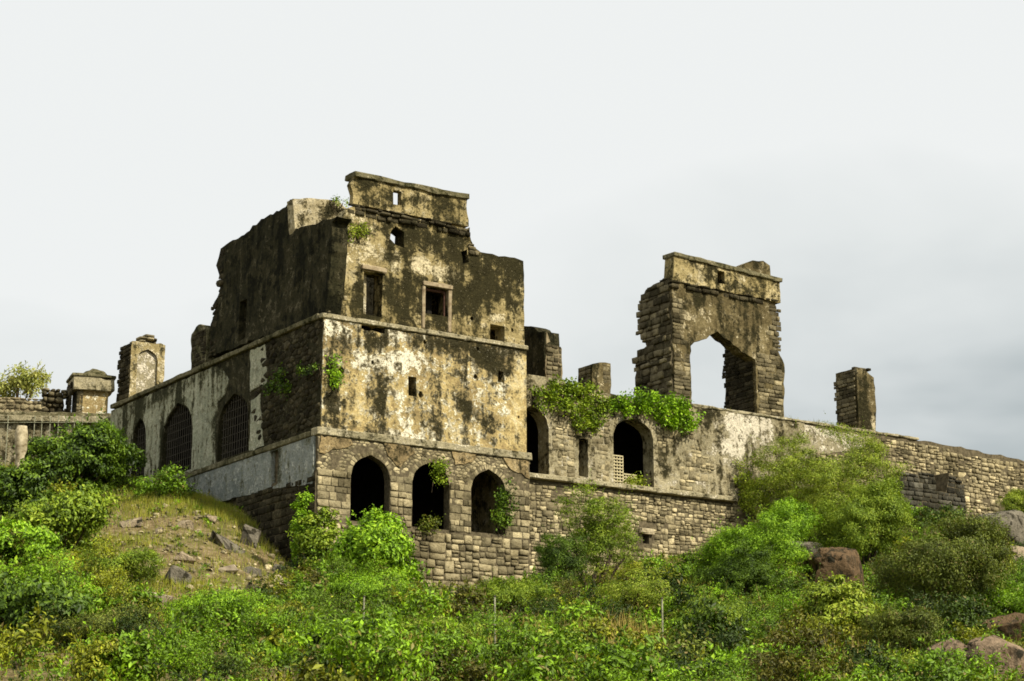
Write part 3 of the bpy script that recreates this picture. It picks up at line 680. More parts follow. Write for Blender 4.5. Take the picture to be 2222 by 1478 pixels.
# inner walls, floors
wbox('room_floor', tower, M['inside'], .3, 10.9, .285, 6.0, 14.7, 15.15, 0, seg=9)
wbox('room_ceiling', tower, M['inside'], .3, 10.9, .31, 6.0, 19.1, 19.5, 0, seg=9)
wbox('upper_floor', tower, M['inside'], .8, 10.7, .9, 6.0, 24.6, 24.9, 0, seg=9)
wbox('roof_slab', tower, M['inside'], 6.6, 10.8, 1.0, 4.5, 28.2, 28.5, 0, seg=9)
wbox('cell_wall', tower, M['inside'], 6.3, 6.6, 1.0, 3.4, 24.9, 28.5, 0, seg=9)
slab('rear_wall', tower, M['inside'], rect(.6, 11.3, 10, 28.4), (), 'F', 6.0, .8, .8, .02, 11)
slab('far_side_wall', tower, M['up_plaster'], rect(.75, 6.4, 10, 28.9), (), 'L', 10.62, .9, .5, .03, 12)
cross = rag([(0.55, 24.9), (10.6, 24.9), (10.6, 28.3), (5.6, 28.3), (4.4, 29.4), (3.4, 30.6), F(757, 455, 3.45), F(735, 437, 3.45), F(690, 431, 3.45), F(636, 431, 3.45)], .3, .06, 4, (0,))
slab('cross_wall', tower, M['inner_pale'], cross, (), 'F', 3.45, .6, .22, .05, 14, {'stain': runs(lambda a, b: .03 + .15 * nz(a * 1.4, b * 1.4, 3), [(.5, 5, 31.4, .5, .3)])})
# shaded side of the upper storey, lichen black with shade put into its colour
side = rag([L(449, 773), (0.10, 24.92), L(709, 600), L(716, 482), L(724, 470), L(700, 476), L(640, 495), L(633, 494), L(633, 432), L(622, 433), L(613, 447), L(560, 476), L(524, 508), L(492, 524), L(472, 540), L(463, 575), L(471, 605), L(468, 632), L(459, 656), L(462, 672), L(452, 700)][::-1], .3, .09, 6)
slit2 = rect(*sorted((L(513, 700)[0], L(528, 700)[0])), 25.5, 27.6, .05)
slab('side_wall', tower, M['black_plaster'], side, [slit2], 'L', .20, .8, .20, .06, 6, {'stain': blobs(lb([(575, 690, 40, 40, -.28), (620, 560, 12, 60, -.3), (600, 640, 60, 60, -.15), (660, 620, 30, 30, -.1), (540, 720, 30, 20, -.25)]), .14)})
slab('side_base_wall', tower, M['mortar'], rect(-.18, 8, 10, 17.4), (), 'L', -.26, .9, .35, .04, 7)
sb = coursed((11.2, 17.2), lambda a, b: [(-.15, 7.8)], .34, .3, .8, .03, 'ash', (.06, .13), .03)
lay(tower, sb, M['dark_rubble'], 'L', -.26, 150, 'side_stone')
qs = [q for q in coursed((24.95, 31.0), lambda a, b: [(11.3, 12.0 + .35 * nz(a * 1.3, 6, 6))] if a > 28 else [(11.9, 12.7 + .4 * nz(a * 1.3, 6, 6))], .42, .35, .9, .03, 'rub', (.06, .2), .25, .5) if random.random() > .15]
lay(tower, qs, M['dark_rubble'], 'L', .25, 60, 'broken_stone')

# ------------------------------------------------------------------ the side wing with grilled arches
wing = fort('side_wing', 'long shaded wall with grey plaster and pointed grilled arches running back from the tower', 'building')
WA = [arch(7.5, 10.95, 19.55, 21.3, 22.75), arch(14.1, 17.85, 19.6, 21.7, 23.45), arch(20.1, 21.9, 19.7, 22.3, 23.45)]
stain = blobs(lb([(530, 790, 24, 90, .4), (520, 850, 26, 30, .3), (620, 800, 50, 60, .35), (680, 800, 30, 80, .35), (640, 900, 40, 40, .2)]), .12)
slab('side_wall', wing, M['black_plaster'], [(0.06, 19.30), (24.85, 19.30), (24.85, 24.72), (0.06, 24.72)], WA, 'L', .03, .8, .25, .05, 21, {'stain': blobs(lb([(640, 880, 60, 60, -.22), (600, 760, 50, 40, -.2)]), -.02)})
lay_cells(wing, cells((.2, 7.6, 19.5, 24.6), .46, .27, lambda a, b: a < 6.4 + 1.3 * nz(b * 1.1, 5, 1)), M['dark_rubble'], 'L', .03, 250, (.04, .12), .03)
pan = rag([(24.7, 19.45), (24.7, 24.62), (11.6, 24.62), (10.7, 24.3), (9.9, 23.6), (10.3, 22.9), (11.15, 22.6), (11.15, 19.45)][::-1], .3, .07, 31, (2, 6))
def grown(a, k):
    c0 = sum(p[0] for p in a) / len(a); return [(c0 + (p[0] - c0) * (1 + k), p[1] + (k * .8 if i not in (0, len(a) - 1) else -.02)) for i, p in enumerate(a)]
WG = [rag(grown(a, .06), .4, .06, 33, (len(a) - 1,)) for a in WA]
slab('plaster_panel', wing, M['grey_plaster'], pan, [[(p[0], max(p[1], 19.5)) for p in WG[1]], [(p[0], max(p[1], 19.5)) for p in WG[2]]], 'L', -.03, .055, .2, .015, 22, {'stain': runs(blobs(lb([(330, 870, 50, 20, .3), (480, 800, 80, 14, .25), (390, 850, 8, 40, .6), (352, 960, 8, 70, .5), (300, 920, 18, 80, .4), (470, 920, 8, 60, .4), (395, 880, 24, 20, .3), (340, 1030, 20, 30, .3), (270, 950, 20, 60, .35)]), -.06), [(10, 25, 24.7, 1.2, .36)])})
slab('plaster_panel', wing, M['grey_plaster'], rag([(5.6, 22.6), (7.4, 22.5), (7.5, 24.6), (5.9, 24.6)], .25, .09, 41), (), 'L', -.03, .055, .2, .015, 23, {'stain': lambda a, b: -.12})
slab('plaster_panel', wing, M['grey_plaster'], rag([(5.7, 19.5), (7.3, 19.5), (7.25, 22.0), (6.3, 22.2)], .25, .08, 43), (), 'L', -.03, .055, .2, .015, 24, {'stain': lambda a, b: -.14})
slab('plinth', wing, M['blue_plaster'], rag([L(692, 1052), (.0, 19.02), (24.6, 19.02), (24.6, 16.5), (18, 16.5), L(482, 1092), L(600, 1062)], .35, .05, 45, (1, 2, 3)), [rag([(3.5, 17.25), (4.2, 17.2), (4.25, 18.98), (3.55, 18.98)], .3, .06)], 'L', -.32, .3, .22, .02, 25, {'stain': blobs(lb([(612, 1000, 12, 60, .5), (400, 1060, 60, 14, .2), (350, 1060, 40, 30, .2)]), -.1)})
slab('plinth_core', wing, M['mortar'], rect(0.05, 24.7, 15.5, 19.04), (), 'L', -.10, .6, .5, .03, 26)
wbox('string_course', wing, M['dark_band'], -.40, .2, .31, 25.0, 19.04, 19.30, .015)  # wing courses take the darker band, their shade put into the colour
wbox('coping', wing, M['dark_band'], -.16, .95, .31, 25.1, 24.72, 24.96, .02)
for i, a in enumerate(WA):
    g_ = obj('grille', None, None, wing); a0, a1 = a[0][0], a[-1][0]; nb = max(3, int((a1 - a0) / .26))
    bme = None
    for k in range(1, nb):
        q = a0 + (a1 - a0) * k / nb; top = max([b for x1, b in poly_span([(p[1], p[0]) for p in a], q)] or [23])
        wbox('grille_bar', g_, M['iron'], .16, .20, q - .018, q + .018, a[0][1], top, 0, seg=9)
    for zz in np.arange(a[0][1] + .35, a[9][1] - .2, .42):
        sp_ = poly_span(a, zz)
        if sp_: wbox('grille_rail', g_, M['iron'], .205, .235, sp_[0][0], sp_[0][1], zz - .018, zz + .018, 0, seg=9)
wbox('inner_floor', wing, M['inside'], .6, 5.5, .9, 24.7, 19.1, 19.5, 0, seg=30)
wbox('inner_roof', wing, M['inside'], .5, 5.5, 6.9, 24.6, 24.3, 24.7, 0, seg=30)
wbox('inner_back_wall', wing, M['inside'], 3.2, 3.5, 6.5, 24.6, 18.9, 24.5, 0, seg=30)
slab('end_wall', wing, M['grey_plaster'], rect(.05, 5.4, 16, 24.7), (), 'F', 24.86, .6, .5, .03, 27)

# ------------------------------------------------------------------ arcade wall to the right of the tower
arc = fort('arcade_wall', 'ruined wall right of the tower with dark arches above a pale stone ledge', 'wall')
V1 = 1.5
AA = [arch(11.9, 13.93, 18.82, 21.2, 22.3), arch(18.05, 20.72, 18.82, 21.4, 22.4)]
drain = rag(rect(*sorted((F(1255, 990, V1)[0], F(1276, 990, V1)[0])), 18.95, 20.9), .3, .05, 51)
arc_out = rag([(11.6, 18.76), (31.5, 18.76), (31.5, 23.5), (27, 23.52), (23, 23.55), (18.6, 23.5), (15.2, 23.6), (14.9, 23.9), (11.6, 23.9)], .35, .05, 52, (0, 1, 7))
stain = blobs(fb([(1540, 900, 30, 24, .35), (1450, 950, 40, 50, .15), (1260, 900, 14, 80, .5), (1240, 900, 50, 30, .25), (1440, 1000, 16, 40, .25), (1620, 920, 60, 40, -.3), (1520, 1040, 50, 30, -.2), (1600, 1000, 40, 30, -.15), (1580, 1040, 20, 30, .2)], V1), 0.0)
pale = blobs(fb([(1620, 925, 65, 45, .5), (1590, 975, 50, 25, .45), (1660, 900, 20, 30, .3), (1520, 1050, 40, 20, .12)], V1), -.06)
slab('plastered_wall', arc, M['wall_plaster'], arc_out, AA + [drain], 'F', V1, .9, .18, .05, 53, {'stain': runs(stain, [(11.6, 31.5, 23.5, 1.0, .30)]), 'pale': pale})
def arc_span(z0, z1):
    iv = [(11.6, 21.6 + .8 * nz(z0 * 1.3, 9, 0))]
    if z0 < 20.6: iv.append((21.9, 22.8 + nz(z0, 4, 4)))
    if z0 > 22.6: iv.append((22.0, 24.3))
    cuts = []
    for h in AA + [drain]:
        for z in (z0, (z0 + z1) / 2, z1): cuts += [(a - .02, b + .02) for a, b in poly_span(h, z)]
    return minus(iv, cuts)
AH = [[((p[0] - (h[0][0] + h[-1][0]) / 2) * 1.12 + (h[0][0] + h[-1][0]) / 2, p[1] + (.15 if p[1] > 19 else -.3)) for p in h] for h in AA]
DH = [(drain[0][0] - .1, 18), (max(p[0] for p in drain) + .1, 18), (max(p[0] for p in drain) + .1, 21.0), (drain[0][0] - .1, 21.0)]
def arc_test(a, b):
    if any(in_poly(q, a, b) for q in AH + [DH]): return False
    k = nz(a * .8, b * .8, 5.5) + .5 * nz(a * 2.2, b * 2.2, 1.5)
    if a < 21.8: return k > -.28
    if a < 24.5: return k > .02
    return k > .22 and b < 20.6
lay_cells(arc, squared((11.65, 27.5, 18.85, 23.4), .27, .42, arc_test), M['rubble'], 'F', V1, 290, (.045, .10), .014)
wbox('ledge', arc, M['band'], 11.58, 26.1, V1 - .42, V1 + .3, 18.50, 18.76, .015)
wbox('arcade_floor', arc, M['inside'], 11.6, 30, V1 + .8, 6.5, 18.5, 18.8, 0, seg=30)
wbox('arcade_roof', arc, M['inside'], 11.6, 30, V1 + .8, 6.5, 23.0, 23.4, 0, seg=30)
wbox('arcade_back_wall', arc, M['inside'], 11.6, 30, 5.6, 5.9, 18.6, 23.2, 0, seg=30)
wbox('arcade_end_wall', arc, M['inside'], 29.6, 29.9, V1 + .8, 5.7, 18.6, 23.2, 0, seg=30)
lat = thing('lattice_gate', 'narrow cream lattice gate leaf standing in the second arch of the arcade', 'gate', K0, ALPHA)
def lattice(par, a0, a1, z0, z1, v):
    n1 = max(2, round((a1 - a0) / .17)); n2 = max(2, round((z1 - z0) / .17))
    for k in range(n1 + 1): q = a0 + (a1 - a0) * k / n1; wbox('upright', par, M['lattice'], q - .034, q + .034, v, v + .05, z0, z1, 0, seg=9)
    for k in range(n2 + 1): q = z0 + (z1 - z0) * k / n2; wbox('crossbar', par, M['lattice'], a0, a1, v - .03, v - .002, q - .034, q + .034, 0, seg=9)
lattice(lat, 18.2, 18.95, 18.83, 20.35, V1 + .35)
lat2 = thing('lattice_rail', 'low cream lattice rail beside the taller lattice leaf in the arcade arch', 'railing', K0, ALPHA)
lattice(lat2, 19.05, 19.9, 18.83, 19.45, V1 + .45)
# retaining wall under the ledge
ret = fort('retaining_wall', 'rubble retaining wall of small grey and brown stones below the ledge', 'wall')
slab('core', ret, M['mortar'], rect(11.6, 31.5, 9, 18.75), [rect(19.85, 20.25, 15.8, 16.25)], 'F', V1 - .06, .8, .35, .04, 55)
lay_cells(ret, squared((11.65, 28.6, 12.8, 18.4), .22, .34, lambda a, b: not (19.7 < a < 20.4 and 15.7 < b < 16.7)), M['rubble'], 'F', V1 - .06, 300, (.04, .12), .014)
wbox('drain_lintel', ret, M['white_stone'], 19.6, 20.5, V1 - .3, V1 - .07, 16.32, 16.6, .03)

# ------------------------------------------------------------------ rampart to the right
ramp = fort('rampart_wall', 'long rubble rampart descending to the right edge below the grey cloud', 'wall')
rout = rag([(31.0, 13), (62, 13), (62, 22.7), (56, 22.95), (50, 23.2), (44, 23.45), (38, 23.55), (31.0, 23.5)], .5, .09, 57, (0, 1, 7))
notch = rect(*sorted((F(1896, 980, V1)[0], F(1910, 980, V1)[0])), 21.6, 22.75, .05)
slab('core', ramp, M['mortar'], rout, [notch], 'F', V1 + .04, 1.2, .4, .06, 58)
def rsp(z0, z1):
    iv = [(32.5, 56)]
    if z0 > 22.2: iv = [(37.4, 56)]
    if 21.4 < z1 and z0 < 22.8: iv = minus(iv, [(notch[0][0] - .02, notch[1][0] + .02)])
    top = 23.5 - .035 * 10
    return iv if z1 < 23.55 else []
def ramp_test(a, b):
    if b > 22.1 and a < 37.4: return False
    if notch[0][0] - .15 < a < notch[1][0] + .15 and 21.5 < b < 22.9: return False
    return b < 23.4 - max(0, a - 40) * .033
lay_cells(ramp, squared((32.3, 56, 16.6, 23.35), .23, .36, ramp_test), M['rubble'], 'F', V1 + .04, 300, (.05, .16), .02)
slab('plaster_panel', ramp, M['wall_plaster'], rag([F(1700, 1000, V1), F(1780, 985, V1), F(1870, 975, V1), F(1895, 948, V1), F(1720, 920, V1), F(1700, 917, V1)], .3, .1, 59), (), 'F', V1 - .01, .05, .22, .02, 60, {'stain': blobs(fb([(1720, 945, 20, 20, .4)], V1), -.2), 'pale': blobs(fb([(1830, 950, 60, 20, .25), (1760, 935, 30, 12, .3)], V1), 0)})
wbox('wall_coping', ramp, M['band'], 23.4, 40.5, V1 - .08, V1 + .9, 23.52, 23.66, .025)

# ------------------------------------------------------------------ ruined gatehouse on the wall
gate = fort('ruined_gatehouse', 'ruined stone gate arch with ragged sides and a plastered parapet, standing against the sky', 'gate')
GV = 1.62
op = rag([(23.5, 23.62), (28.12, 23.62), (28.16, 26.7), (27.6, 26.95), (26.9, 27.3), (26.3, 27.5), (25.4, 27.95), (24.6, 27.55), (23.75, 27.2), (23.45, 26.9)], .35, .09, 61, (0, 1))
gout = rag([(22.3, 23.66), (23.47, 23.66)] + [p for p in op[1:-1]][::-1][0:0] + [(28.14, 23.66), (30.1, 23.66), F(1703, 820, V1), F(1705, 790, V1), F(1692, 760, V1), F(1690, 700, V1), F(1688, 665, V1), (30.0, 30.3), (22.3, 30.4), (22.35, 28)], .3, .09, 62, (0, 1, 2))
# the opening runs to the ground: cut it into the outline itself
g_out = rag([(22.3, 23.66), (23.5, 23.66), (23.46, 25.2), (23.5, 26.9), (23.75, 27.15), (24.6, 27.5), (25.4, 27.95), (25.9, 27.7), (26.9, 27.25), (27.7, 26.95), (28.15, 26.75), (28.12, 25), (28.12, 23.66), (30.1, 23.66), F(1703, 820, V1), F(1705, 790, V1), F(1692, 760, V1), F(1690, 700, V1), F(1686, 665, V1), (29.8, 30.3), (22.3, 30.4), (22.35, 28)], .28, .09, 63, (0, 12))
putlog = rag([F(1556, 660, V1), F(1574, 658, V1), F(1576, 672, V1), F(1558, 672, V1)], .2, .03)
stain = blobs(fb([(1600, 720, 60, 40, .10), (1510, 650, 30, 30, .15), (1540, 690, 40, 20, -.15), (1500, 690, 20, 20, -.3), (1660, 720, 30, 40, -.12), (1630, 650, 40, 14, .2)], V1), .06)  # the blob under the parapet's right end paints its cast shadow; others are stain
slab('front_wall', gate, M['gate_plaster'], g_out, (), 'F', GV, .75, .2, .06, 64, {'stain': stain, 'pale': blobs(fb([(1535, 685, 20, 14, .25), (1490, 690, 24, 24, .25)], V1), -.05)})
slab('pier_wall', gate, M['mortar'], rag([(GV + .5, 23.66), (4.25, 23.66), (4.3, 26.0), (4.15, 27.0), (4.3, 27.6), (3.9, 28.3), (GV + .5, 28.6)][::-1], .3, .09, 69, (6,)), (), 'L', 28.16, 1.6, .25, .05, 69)
par = rag([(22.25, 30.42), (30.05, 30.28), (30.02, 31.5), (22.4, 31.85)], .3, .05, 65, (2,))
gslit = rect(*sorted((F(1556, 600, V1)[0], F(1572, 600, V1)[0])), 30.75, 31.45, .03)
slab('parapet', gate, M['up_plaster'], par, [gslit], 'F', GV - .12, .8, .18, .05, 66, {'stain': blobs(fb([(1640, 610, 50, 20, .15), (1500, 590, 30, 20, -.15), (1600, 600, 30, 20, -.1)], V1), .09), 'pale': blobs(fb([(1500, 575, 30, 12, .2), (1620, 600, 30, 20, .15)], V1), -.05)})
bm_ = wbox('cornice', gate, M['dark_band'], 22.3, 30.15, GV - .26, GV + .8, 31.52, 31.76, .02)
for v in bm_.data.vertices: v.co.z += (30.1 - v.co.x) * .036 - .02
wbox('slit_recess', gate, M['inside'], gslit[0][0] - .1, gslit[1][0] + .1, GV + .45, GV + .66, 30.6, 31.55, 0, seg=9)
lay(gate, [q for q in coursed((30.0, 30.42), lambda a, b: [(22.1, 30.0)], .18, .18, .7, .03, 'ash', (.10, .32), .07, .45) if random.random() > .2], M['dark_rubble'], 'F', GV + .05, 80, 'course_stone')
U0 = 22.28
gl = rag([(1.7, 23.66), L(1380, 880, U0), L(1381, 820, U0), L(1384, 760, U0), L(1403, 752, U0), L(1400, 735, U0), L(1386, 715, U0), L(1390, 690, U0), L(1394, 650, U0), L(1400, 630, U0), L(1432, 612, U0), L(1440, 604, U0), (1.8, 30.5)][::-1], .25, .08, 67, (0,))
slab('side_wall', gate, M['mortar'], gl, (), 'L', U0, 1.1, .25, .06, 68)
def gsp(z0, z1):
    iv = poly_span(gl, (z0 + z1) / 2); return [(max(1.7, a), b + random.uniform(-.22, .30)) for a, b in iv[:1]]
lay(gate, coursed((23.7, 30.5), gsp, .29, .25, .9, .03, 'ash', (.03, .24), .06, .5), M['gate_stone'], 'L', U0, 150, 'side_stone')
def gfs(z0, z1):
    iv = [(28.25 + .2 * nz(z0, 3, 3), 30.0 + random.uniform(-.05, .15))] if z1 < 27.2 + .4 * nz(z0, 1, 1) else []
    if z1 > 27.2 and z0 < 30: iv.append((29.3 + .5 * nz(z0 * 1.5, 7, 0), 29.95 + random.uniform(-.15, .2)))
    if z1 < 26.6: iv.append((22.3, 23.42))
    if 26.8 < z0 < 29.4: iv.append((22.28, 23.0 + .9 * max(0, nz(z0 * 1.7, 8, 2))))
    return iv
lay(gate, coursed((23.7, 30.1), gfs, .24, .3, .8, .025, 'ash', (.05, .13), .03), M['gate_stone'], 'F', GV, 200, 'front_stone')
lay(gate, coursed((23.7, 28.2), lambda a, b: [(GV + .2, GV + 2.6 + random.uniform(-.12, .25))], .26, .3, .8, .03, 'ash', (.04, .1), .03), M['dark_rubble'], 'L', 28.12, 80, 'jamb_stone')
blk = slab('roof_block', gate, M['gate_plaster'], rag([F(1598, 590, 2.5), F(1672, 612, 2.5), F(1670, 576, 2.5), F(1655, 568, 2.5), F(1632, 564, 2.5), F(1612, 573, 2.5)], .3, .06, 70), (), 'F', 2.5, .9, .2, .05, 71, {'stain': lambda a, b: .1})
# the ledge of broken side stones beside the gate parapet
lay(gate, coursed((30.4, 30.7), lambda a, b: [(1.9, 2.6)], .15, .3, .6, .02, 'ash', (.15, .3), .04), M['dark_rubble'], 'L', U0 + .1, 12, 'course_stone')

# ------------------------------------------------------------------ lone pillars and wall stubs
pil = fort('ruined_pillar', 'lone square stone pillar standing on the rampart right of the gate', 'pillar')
slab('front_face', pil, M['gate_plaster'], rag([(35.8, 23.66), (37.12, 23.66), (37.28, 25.0), (37.2, 26.9), (36.6, 27.2), (35.85, 27.3)], .3, .05, 73, (0,)), (), 'F', GV, 1.75, .2, .05, 74, {'stain': blobs([(36.4, 25, .5, 2, .25)], .05), 'pale': blobs([(36.8, 24.1, .5, .4, .4)], 0)})
def psp(z0, z1): return [(GV + .1, 3.4 + random.uniform(-.12, .14) - (.6 if z0 > 26.7 else 0))]
lay(pil, coursed((23.7, 27.2), psp, .24, .3, .7, .025, 'ash', (.05, .12), .03), M['gate_stone'], 'L', 35.8, 120, 'side_stone')
lay(pil, coursed((27.2, 27.4), lambda a, b: [(35.85, 37.0)], .16, .3, .6, .03, 'ash', (.3, .5), .04), M['dark_rubble'], 'F', GV + .4, 10, 'cap_stone')

stub = fort('broken_wall_stub', 'broken wall stub with a black side just right of the tower', 'wall')
US = 13.95
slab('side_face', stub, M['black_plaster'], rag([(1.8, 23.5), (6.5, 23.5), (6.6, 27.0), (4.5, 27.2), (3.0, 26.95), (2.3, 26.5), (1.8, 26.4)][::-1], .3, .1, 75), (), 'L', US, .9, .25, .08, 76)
lay(stub, coursed((23.6, 25.7), lambda a, b: [(14.0 + .2 * nz(a, 1, 1), 14.95)], .25, .25, .5, .03, 'ash', (.05, .15), .04), M['gate_stone'], 'F', 1.75, 60)
slab('end_face', stub, M['mortar_light'], rag([(13.98, 23.6), (14.95, 23.6), (14.98, 25.65), (14.3, 25.8), (14.0, 26.4)], .3, .06, 77), (), 'F', 1.76, .7, .25, .05, 78)

mer = fort('stone_merlon', 'squat square merlon on the arcade wall rising behind the creeper', 'merlon')
slab('front_face', mer, M['gate_plaster'], rag([(16.82, 23.4), (18.0, 23.4), (18.02, 25.2), (17.3, 25.2), (16.84, 25.02)], .3, .05, 79), (), 'F', V1 + .1, 1.25, .2, .05, 80, {'stain': lambda a, b: .12 if a < 17.2 else -.05})
lay(mer, coursed((23.6, 25.0), lambda a, b: [(V1 + .2, 2.8)], .24, .3, .6, .03, 'ash', (.04, .08), .03), M['gate_stone'], 'L', 16.82, 40, 'side_stone')
lay(mer, coursed((23.6, 25.1), lambda a, b: [(17.5, 18.0)], .24, .2, .4, .03, 'ash', (.04, .08), .03), M['gate_stone'], 'F', V1 + .1, 40)

st2 = fort('wall_fragment', 'dark upright wall fragment standing on the terrace edge left of the tower', 'wall')
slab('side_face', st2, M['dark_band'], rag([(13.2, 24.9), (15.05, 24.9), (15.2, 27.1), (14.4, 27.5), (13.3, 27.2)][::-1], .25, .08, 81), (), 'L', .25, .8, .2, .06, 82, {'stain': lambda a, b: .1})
lay(st2, coursed((24.95, 27.1), lambda a, b: [(13.3, 15.05)], .25, .3, .6, .03, 'ash', (.04, .09), .03), M['dark_rubble'], 'L', .25, 60)

# terrace pillar with an arched niche
V2 = 26.3
tp = fort('niche_pillar', 'tall pale pillar with a round-headed niche on the terrace above the grey wall', 'pillar')
niche = arch(1.85, 3.15, 25.2, 28.2, 28.85)
slab('front_face', tp, M['up_plaster'], rag([(1.45, 24.5), (3.6, 24.5), (3.58, 29.2), (3.3, 29.3), (1.46, 29.2)], .3, .05, 83, (0,)), [niche], 'F', V2, .35, .2, .03, 84, {'stain': blobs([(3.4, 28.9, .4, .5, .3), (1.6, 27, .2, 2, .2)], -.14), 'pale': lambda a, b: .06})
slab('niche_back', tp, M['wall_plaster'], rect(1.5, 3.55, 24.5, 29.1), (), 'F', V2 + .16, 1.5, .3, .02, 85, {'stain': lambda a, b: -.22, 'pale': lambda a, b: .1})
lay(tp, coursed((24.6, 29.1), lambda a, b: [(V2 + .05, V2 + 1.6 + random.uniform(-.1, .25))], .3, .3, .7, .03, 'ash', (.05, .16), .04), M['dark_rubble'], 'L', 1.46, 60, 'side_stone')
lay(tp, coursed((29.2, 29.8), lambda a, b: [(2.0, 3.1)] if a < 29.4 else [(2.4, 3.0)], .22, .3, .6, .02, 'ash', (.5, .8), .03), M['gate_stone'], 'F', V2 + .7, 12, 'cap_stone')

# ------------------------------------------------------------------ the low buildings at the far left (their own axes: x to the right, y away)
def local(name, label, cat, p, rz, group=None): return thing(name, label, cat, tuple(p), rz, group)
lw = local('low_terrace_wall', 'low wall with a flat grey coping left of the grey wing, behind the shrubs', 'wall', (-23.3, 109.5, 0), R(4))
slab('front_face', lw, M['wall_plaster'], rect(-16, 1.0, 17, 24.05), (), 'F', 0, .8, .35, .04, 86, {'stain': lambda a, b: .12})
wbox('coping', lw, M['band'], -16, 1.1, -.35, .9, 24.06, 24.42, .03)
wbox('roof_edge', lw, M['dark_band'], -16, .9, .1, 1.4, 24.42, 24.7, .05)
kio = local('corniced_block', 'small square turret with a heavy cornice and domed cap left of the niche pillar', 'turret', (-24.9, 111.2, 0), R(22))
slab('front_face', kio, M['mid_plaster'], rect(-.62, 1.15, 24.4, 26.4), (), 'F', 0, 1.8, .22, .03, 87, {'stain': lambda a, b: -.2})
lay(kio, coursed((24.6, 26.4), lambda a, b: [(-.68, -.3)], .25, .2, .4, .03, 'ash', (.05, .12), .03) + coursed((24.6, 24.9), lambda a, b: [(-.3, 1.15)], .22, .3, .6, .03, 'ash', (.05, .1), .03), M['gate_stone'], 'F', 0, 40)
wbox('cornice', kio, M['band'], -.95, 1.45, -.32, 1.9, 26.4, 27.15, .04)
wbox('cornice_lip', kio, M['dark_band'], -1.05, 1.52, -.40, 1.98, 27.16, 27.32, .03)
lay(kio, coursed((24.5, 26.9), lambda a, b: [(.05, 1.8)], .3, .3, .6, .03, 'ash', (.05, .14), .04), M['dark_rubble'], 'L', -.95, 40, 'side_stone')
bm = bmesh.new(); bmesh.ops.create_icosphere(bm, subdivisions=3, radius=1)
for v in bm.verts:
    v.co = Vector((v.co.x * .85, v.co.y * .8, max(0, v.co.z) * .62)) * (1 + .12 * fbm(v.co.x * 2, v.co.y * 2, v.co.z * 2)) + Vector((.45, .8, 27.25))
me = bpy.data.meshes.new('dome_cap'); bm.to_mesh(me); bm.free(); obj('dome_cap', me, M['dark_band'], kio)
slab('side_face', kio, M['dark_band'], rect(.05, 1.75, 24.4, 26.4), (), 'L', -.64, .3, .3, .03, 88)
rb1 = local('rubble_stack', 'short heap of broken masonry between the low ruin and the corniced turret', 'ruin', (-27.0, 111.5, 0), R(18))
lay(rb1, coursed((24.4, 26.6), lambda a, b: [(-.7 + .25 * nz(a, 2, 2), .75 + .3 * nz(a, 5, 1))], .3, .25, .5, .02, 'rub', (.4, .7), .1), M['gate_stone'], 'F', .4, 60)
slab('core', rb1, M['mortar'], rag([(-.6, 24), (.7, 24), (.6, 26.3), (0, 26.6), (-.5, 26.2)], .3, .08, 90), (), 'F', .3, .9, .25, .05, 91)
rb2 = local('low_ruin', 'low broken wall of pale rubble at the far left edge above the coping', 'ruin', (-28.7, 111.0, 0), R(10))
lay(rb2, coursed((24.4, 25.9), lambda a, b: [(-3.2, 1.3)], .27, .25, .6, .02, 'rub', (.08, .2), .08), M['rubble'], 'F', .2, 90)
slab('core', rb2, M['mortar_light'], rag([(-3.2, 24), (1.3, 24), (1.3, 25.7), (-.5, 26.0), (-3.2, 25.9)], .3, .1, 92), (), 'F', .2, .8, .3, .05, 93)
# pale carved post among the grass
p_ = at(42, 1020, 89.5)
cp = local('carved_post', 'pale carved stone post with a wider head standing in dry grass at the left edge', 'post', (p_[0], p_[1], 0), R(15))
zg = tz(p_[0], p_[1]); zt = at(42, 925, 89.5)[2]
pr = [(.34, zg - .3), (.34, zg + .25), (.26, zg + .35), (.24, zg + .5 * (zt - zg)), (.21, zg + .68 * (zt - zg)), (.30, zg + .74 * (zt - zg)), (.33, zg + .92 * (zt - zg)), (.24, zt)]
Vp = []; Tp = []
for k, (r_, z_) in enumerate(pr):
    for i in range(8): Vp.append((r_ * math.cos(i * math.pi / 4 + .4) * random.uniform(.92, 1.08), r_ * math.sin(i * math.pi / 4 + .4) * random.uniform(.92, 1.08), z_))
for k in range(len(pr) - 1):
    for i in range(8): Tp.append((k * 8 + i, k * 8 + (i + 1) % 8, (k + 1) * 8 + (i + 1) % 8, (k + 1) * 8 + i))
Tp += [(56 + 0, 56 + 1, 56 + 2, 56 + 3), (56, 56 + 3, 56 + 4, 56 + 7), (56 + 4, 56 + 5, 56 + 6, 56 + 7)]
obj('shaft', np_mesh('shaft', Vp, Tp), M['white_stone'], cp)
# thin iron fence in front of the low wall
fe = local('iron_fence', 'thin pale iron fence posts in front of the low wall at the left edge', 'fence', (0, 0, 0), 0)
for px_ in (12, 70, 86, 104, 122, 140, 157, 174, 205):
    q = at(px_, 1000, 107.0); top = at(px_, 905, 107.0)[2] + random.uniform(-.1, .15)
    wbox('post', fe, M['post'], q[0] - .022, q[0] + .022, 106.98, 107.02, tz(q[0], 107.0) - .2, top, .004, seg=1)
a_, b_2 = at(-20, 917, 107.0), at(225, 917, 107.0)
wbox('rail', fe, M['post'], a_[0], b_2[0], 106.94, 106.97, a_[2] - .015, a_[2] + .015, .006)

